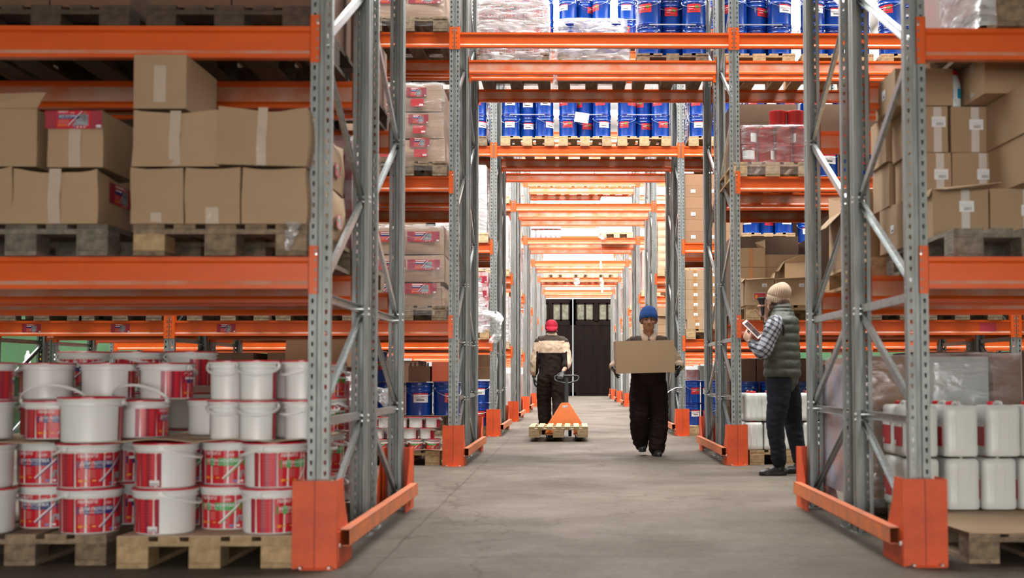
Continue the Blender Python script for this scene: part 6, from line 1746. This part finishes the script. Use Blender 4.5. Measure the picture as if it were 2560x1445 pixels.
    a_ = ank[1]; b = shoe(MB(), (a_[0], a_[1], 0), (d2[0], d2[1]), shoe_m, 0, s=.93); fuse(b, 'shoe', p, .006, 2)
    # hat
    km = knit('beige_knit', (.62, .46, .33), 34)
    b = MB(); pr = [(.088, -.006), (.096, .0), (.100, .025), (.100, .045), (.095, .052), (.100, .058), (.102, .08), (.094, .115), (.072, .147), (.045, .168), (.02, .18), (.001, .184)]
    b.lathe(pr, km, 48, T=Matrix.Diagonal((.93, 1.12, 1, 1)), caps=False)
    for v_ in b.v:
        if v_.z > .06: v_.y += (v_.z - .06) * .35
    h = b.build('knitted_hat', p); h.matrix_local = hrot @ Matrix.Translation((0, -.035, 1.548)) @ Matrix.Rotation(-.26, 4, 'X'); h.modifiers.new('s', 'SOLIDIFY').thickness = .004
    return p
scanner_man()
# tablet and scanner are things in his hands
tabm = mat('white_tablet_shell', (.8, .8, .8), .3)
b = MB().box(-.068, .068, -.004, .004, -.10, .10, tabm, bev=.003)
t = b.build('tablet', None, (1.355, 10.33, 1.262)); tag(t, 'white tablet held in the hand of the person in olive vest', 'tablet')
s_ = MB().box(-.058, .058, -.0052, -.0038, -.082, .082, mat('dark_screen', (.02, .018, .022), .1, color2=(.16, .10, .09), vscale=14)); s_.build('screen', t)
t.rotation_euler = (.0, 0, 0)
zax = Vector((-.69, .12, .71)).normalized(); xax = Vector((.51, .85, .14)); xax = (xax - zax * xax.dot(zax)).normalized()
nrm = xax.cross(zax); M_ = Matrix((xax, -nrm, zax)).transposed().to_4x4(); M_.translation = Vector((1.370, 10.36, 1.290)); t.matrix_world = M_
blk = mat('black_scanner_plastic', (.015, .017, .018), .25, coat=.4)
b = MB(); b.tube([(0, 0, .075), (0, 0, .04), (0, .0, -.01), (0, .01, -.08)], [.034, .026, .019, .015], blk, 14); b.tube([(0, 0, .088), (0, 0, .070)], [.040, .040], rubber, 16)
sg = b.build('barcode_scanner', None, (1.492, 10.55, 1.500)); sg.rotation_euler = (0.12, -.12, 0); tag(sg, 'black handheld barcode scanner held at eye height', 'barcode scanner')
cb = MB(); cb.tube([(0, .01, -.08), (.0, .01, -.14), (.012, .02, -.22), (.05, .04, -.30)], .0035, rubber, 6); cb.build('cable', sg)
# ---- pallet truck and its empty pallet ---------------------------------------
def truck():
    X = -.335; om = mat('truck_orange_paint', (.80, .19, .02), .42, var=.15, vscale=9, coat=.15)
    t = thing('pallet_truck', 'orange hand pallet truck with black loop handle in the aisle', 'pallet truck', (X, 15.93, 0), 0.0)
    for s in (-1, 1):
        f = MB(); xc = s * .195
        f.box(xc - .075, xc + .075, .06, 1.26, .085, .118, om, bev=.006); f.box(xc - .06, xc + .06, -.01, .10, .088, .112, om, bev=.006)
        fo = f.build('fork', t)
        w_ = MB().lathe([(.001, -.036), (.040, -.036), (.040, .036), (.001, .036)], rubber, 20, T=T3(xc, .10, .041, ry=PI / 2)); w_.build('load_wheel', t)
        wb = MB(); wb.tube([(xc - .045, .10, .041), (xc - .05, .08, .09), (xc - .045, .2, .10)], .008, rubber, 6); wb.tube([(xc + .045, .10, .041), (xc + .05, .08, .09), (xc + .045, .2, .10)], .008, rubber, 6); wb.build('wheel_bracket', t)
        w2 = MB().lathe([(.001, -.025), (.085, -.025), (.088, -.015), (.088, .015), (.085, .025), (.001, .025)], rubber, 24, T=T3(s * .07, 1.42, .09, ry=PI / 2)); w2.build('steering_wheel', t)
    b = MB(); y0 = 1.27
    pr = [(-.275, .118), (.275, .118), (.272, .16), (.068, .484), (.045, .498), (-.045, .498), (-.068, .484), (-.272, .16)]
    b.prism(pr, y0, y0 + .035, om, axis='y')
    b.prism([(y0 + .02, .118), (y0 + .12, .118), (y0 + .10, .45), (y0 + .02, .47)], -.05, .05, om, axis='x')
    for s in (-1, 1): b.lathe([(.001, -.02), (.022, -.02), (.022, .02), (.001, .02)], om, 14, T=T3(s * .272, y0 + .02, .165, ry=PI / 2))
    bo = b.build('body', t)
    l = MB().box(-.036, .036, y0 - .0015, y0, .425, .455, paper_w); l.box(-.030, -.012, y0 - .003, y0 - .001, .430, .447, ink_g); l.box(-.004, .012, y0 - .003, y0 - .001, .430, .450, ink_g); l.box(.016, .032, y0 - .003, y0 - .001, .430, .447, lab_lblue)
    l.build('label', bo)
    h = MB(); h.box(-.026, .026, 0, .03, 0, .44, dark_in, bev=.005)
    hp = mat('black_handle_steel', (.03, .034, .036), .35, .3)
    h = MB(); h.tube([(0, 0, 0), (0, .17, .40)], [.028, .026], hp, 4)
    sh_ = h.build('shaft', t, (.02, 1.34, .46))
    lp = MB(); pts = []
    for x, z in ((.0, .0), (.14, .0), (.172, -.012), (.18, -.035), (.174, -.065), (.15, -.085), (.03, -.118), (0, -.125), (-.03, -.118), (-.15, -.085), (-.174, -.065), (-.18, -.035), (-.172, -.012), (-.14, .0)):
        pts.append((x, .02 * z, z))
    lp.tube(pts, .0115, hp, 8, closed=True)
    lo = lp.build('loop_handle', t, (.02, 1.515, .895)); lo.rotation_euler = (-.3, 0, 0)
    return t
truck()
pallet(-.418, 15.86, .086 - .030 + .062 - .09 + .03, wood_pale, 'fresh empty pallet riding on the pallet truck forks', boards=7)
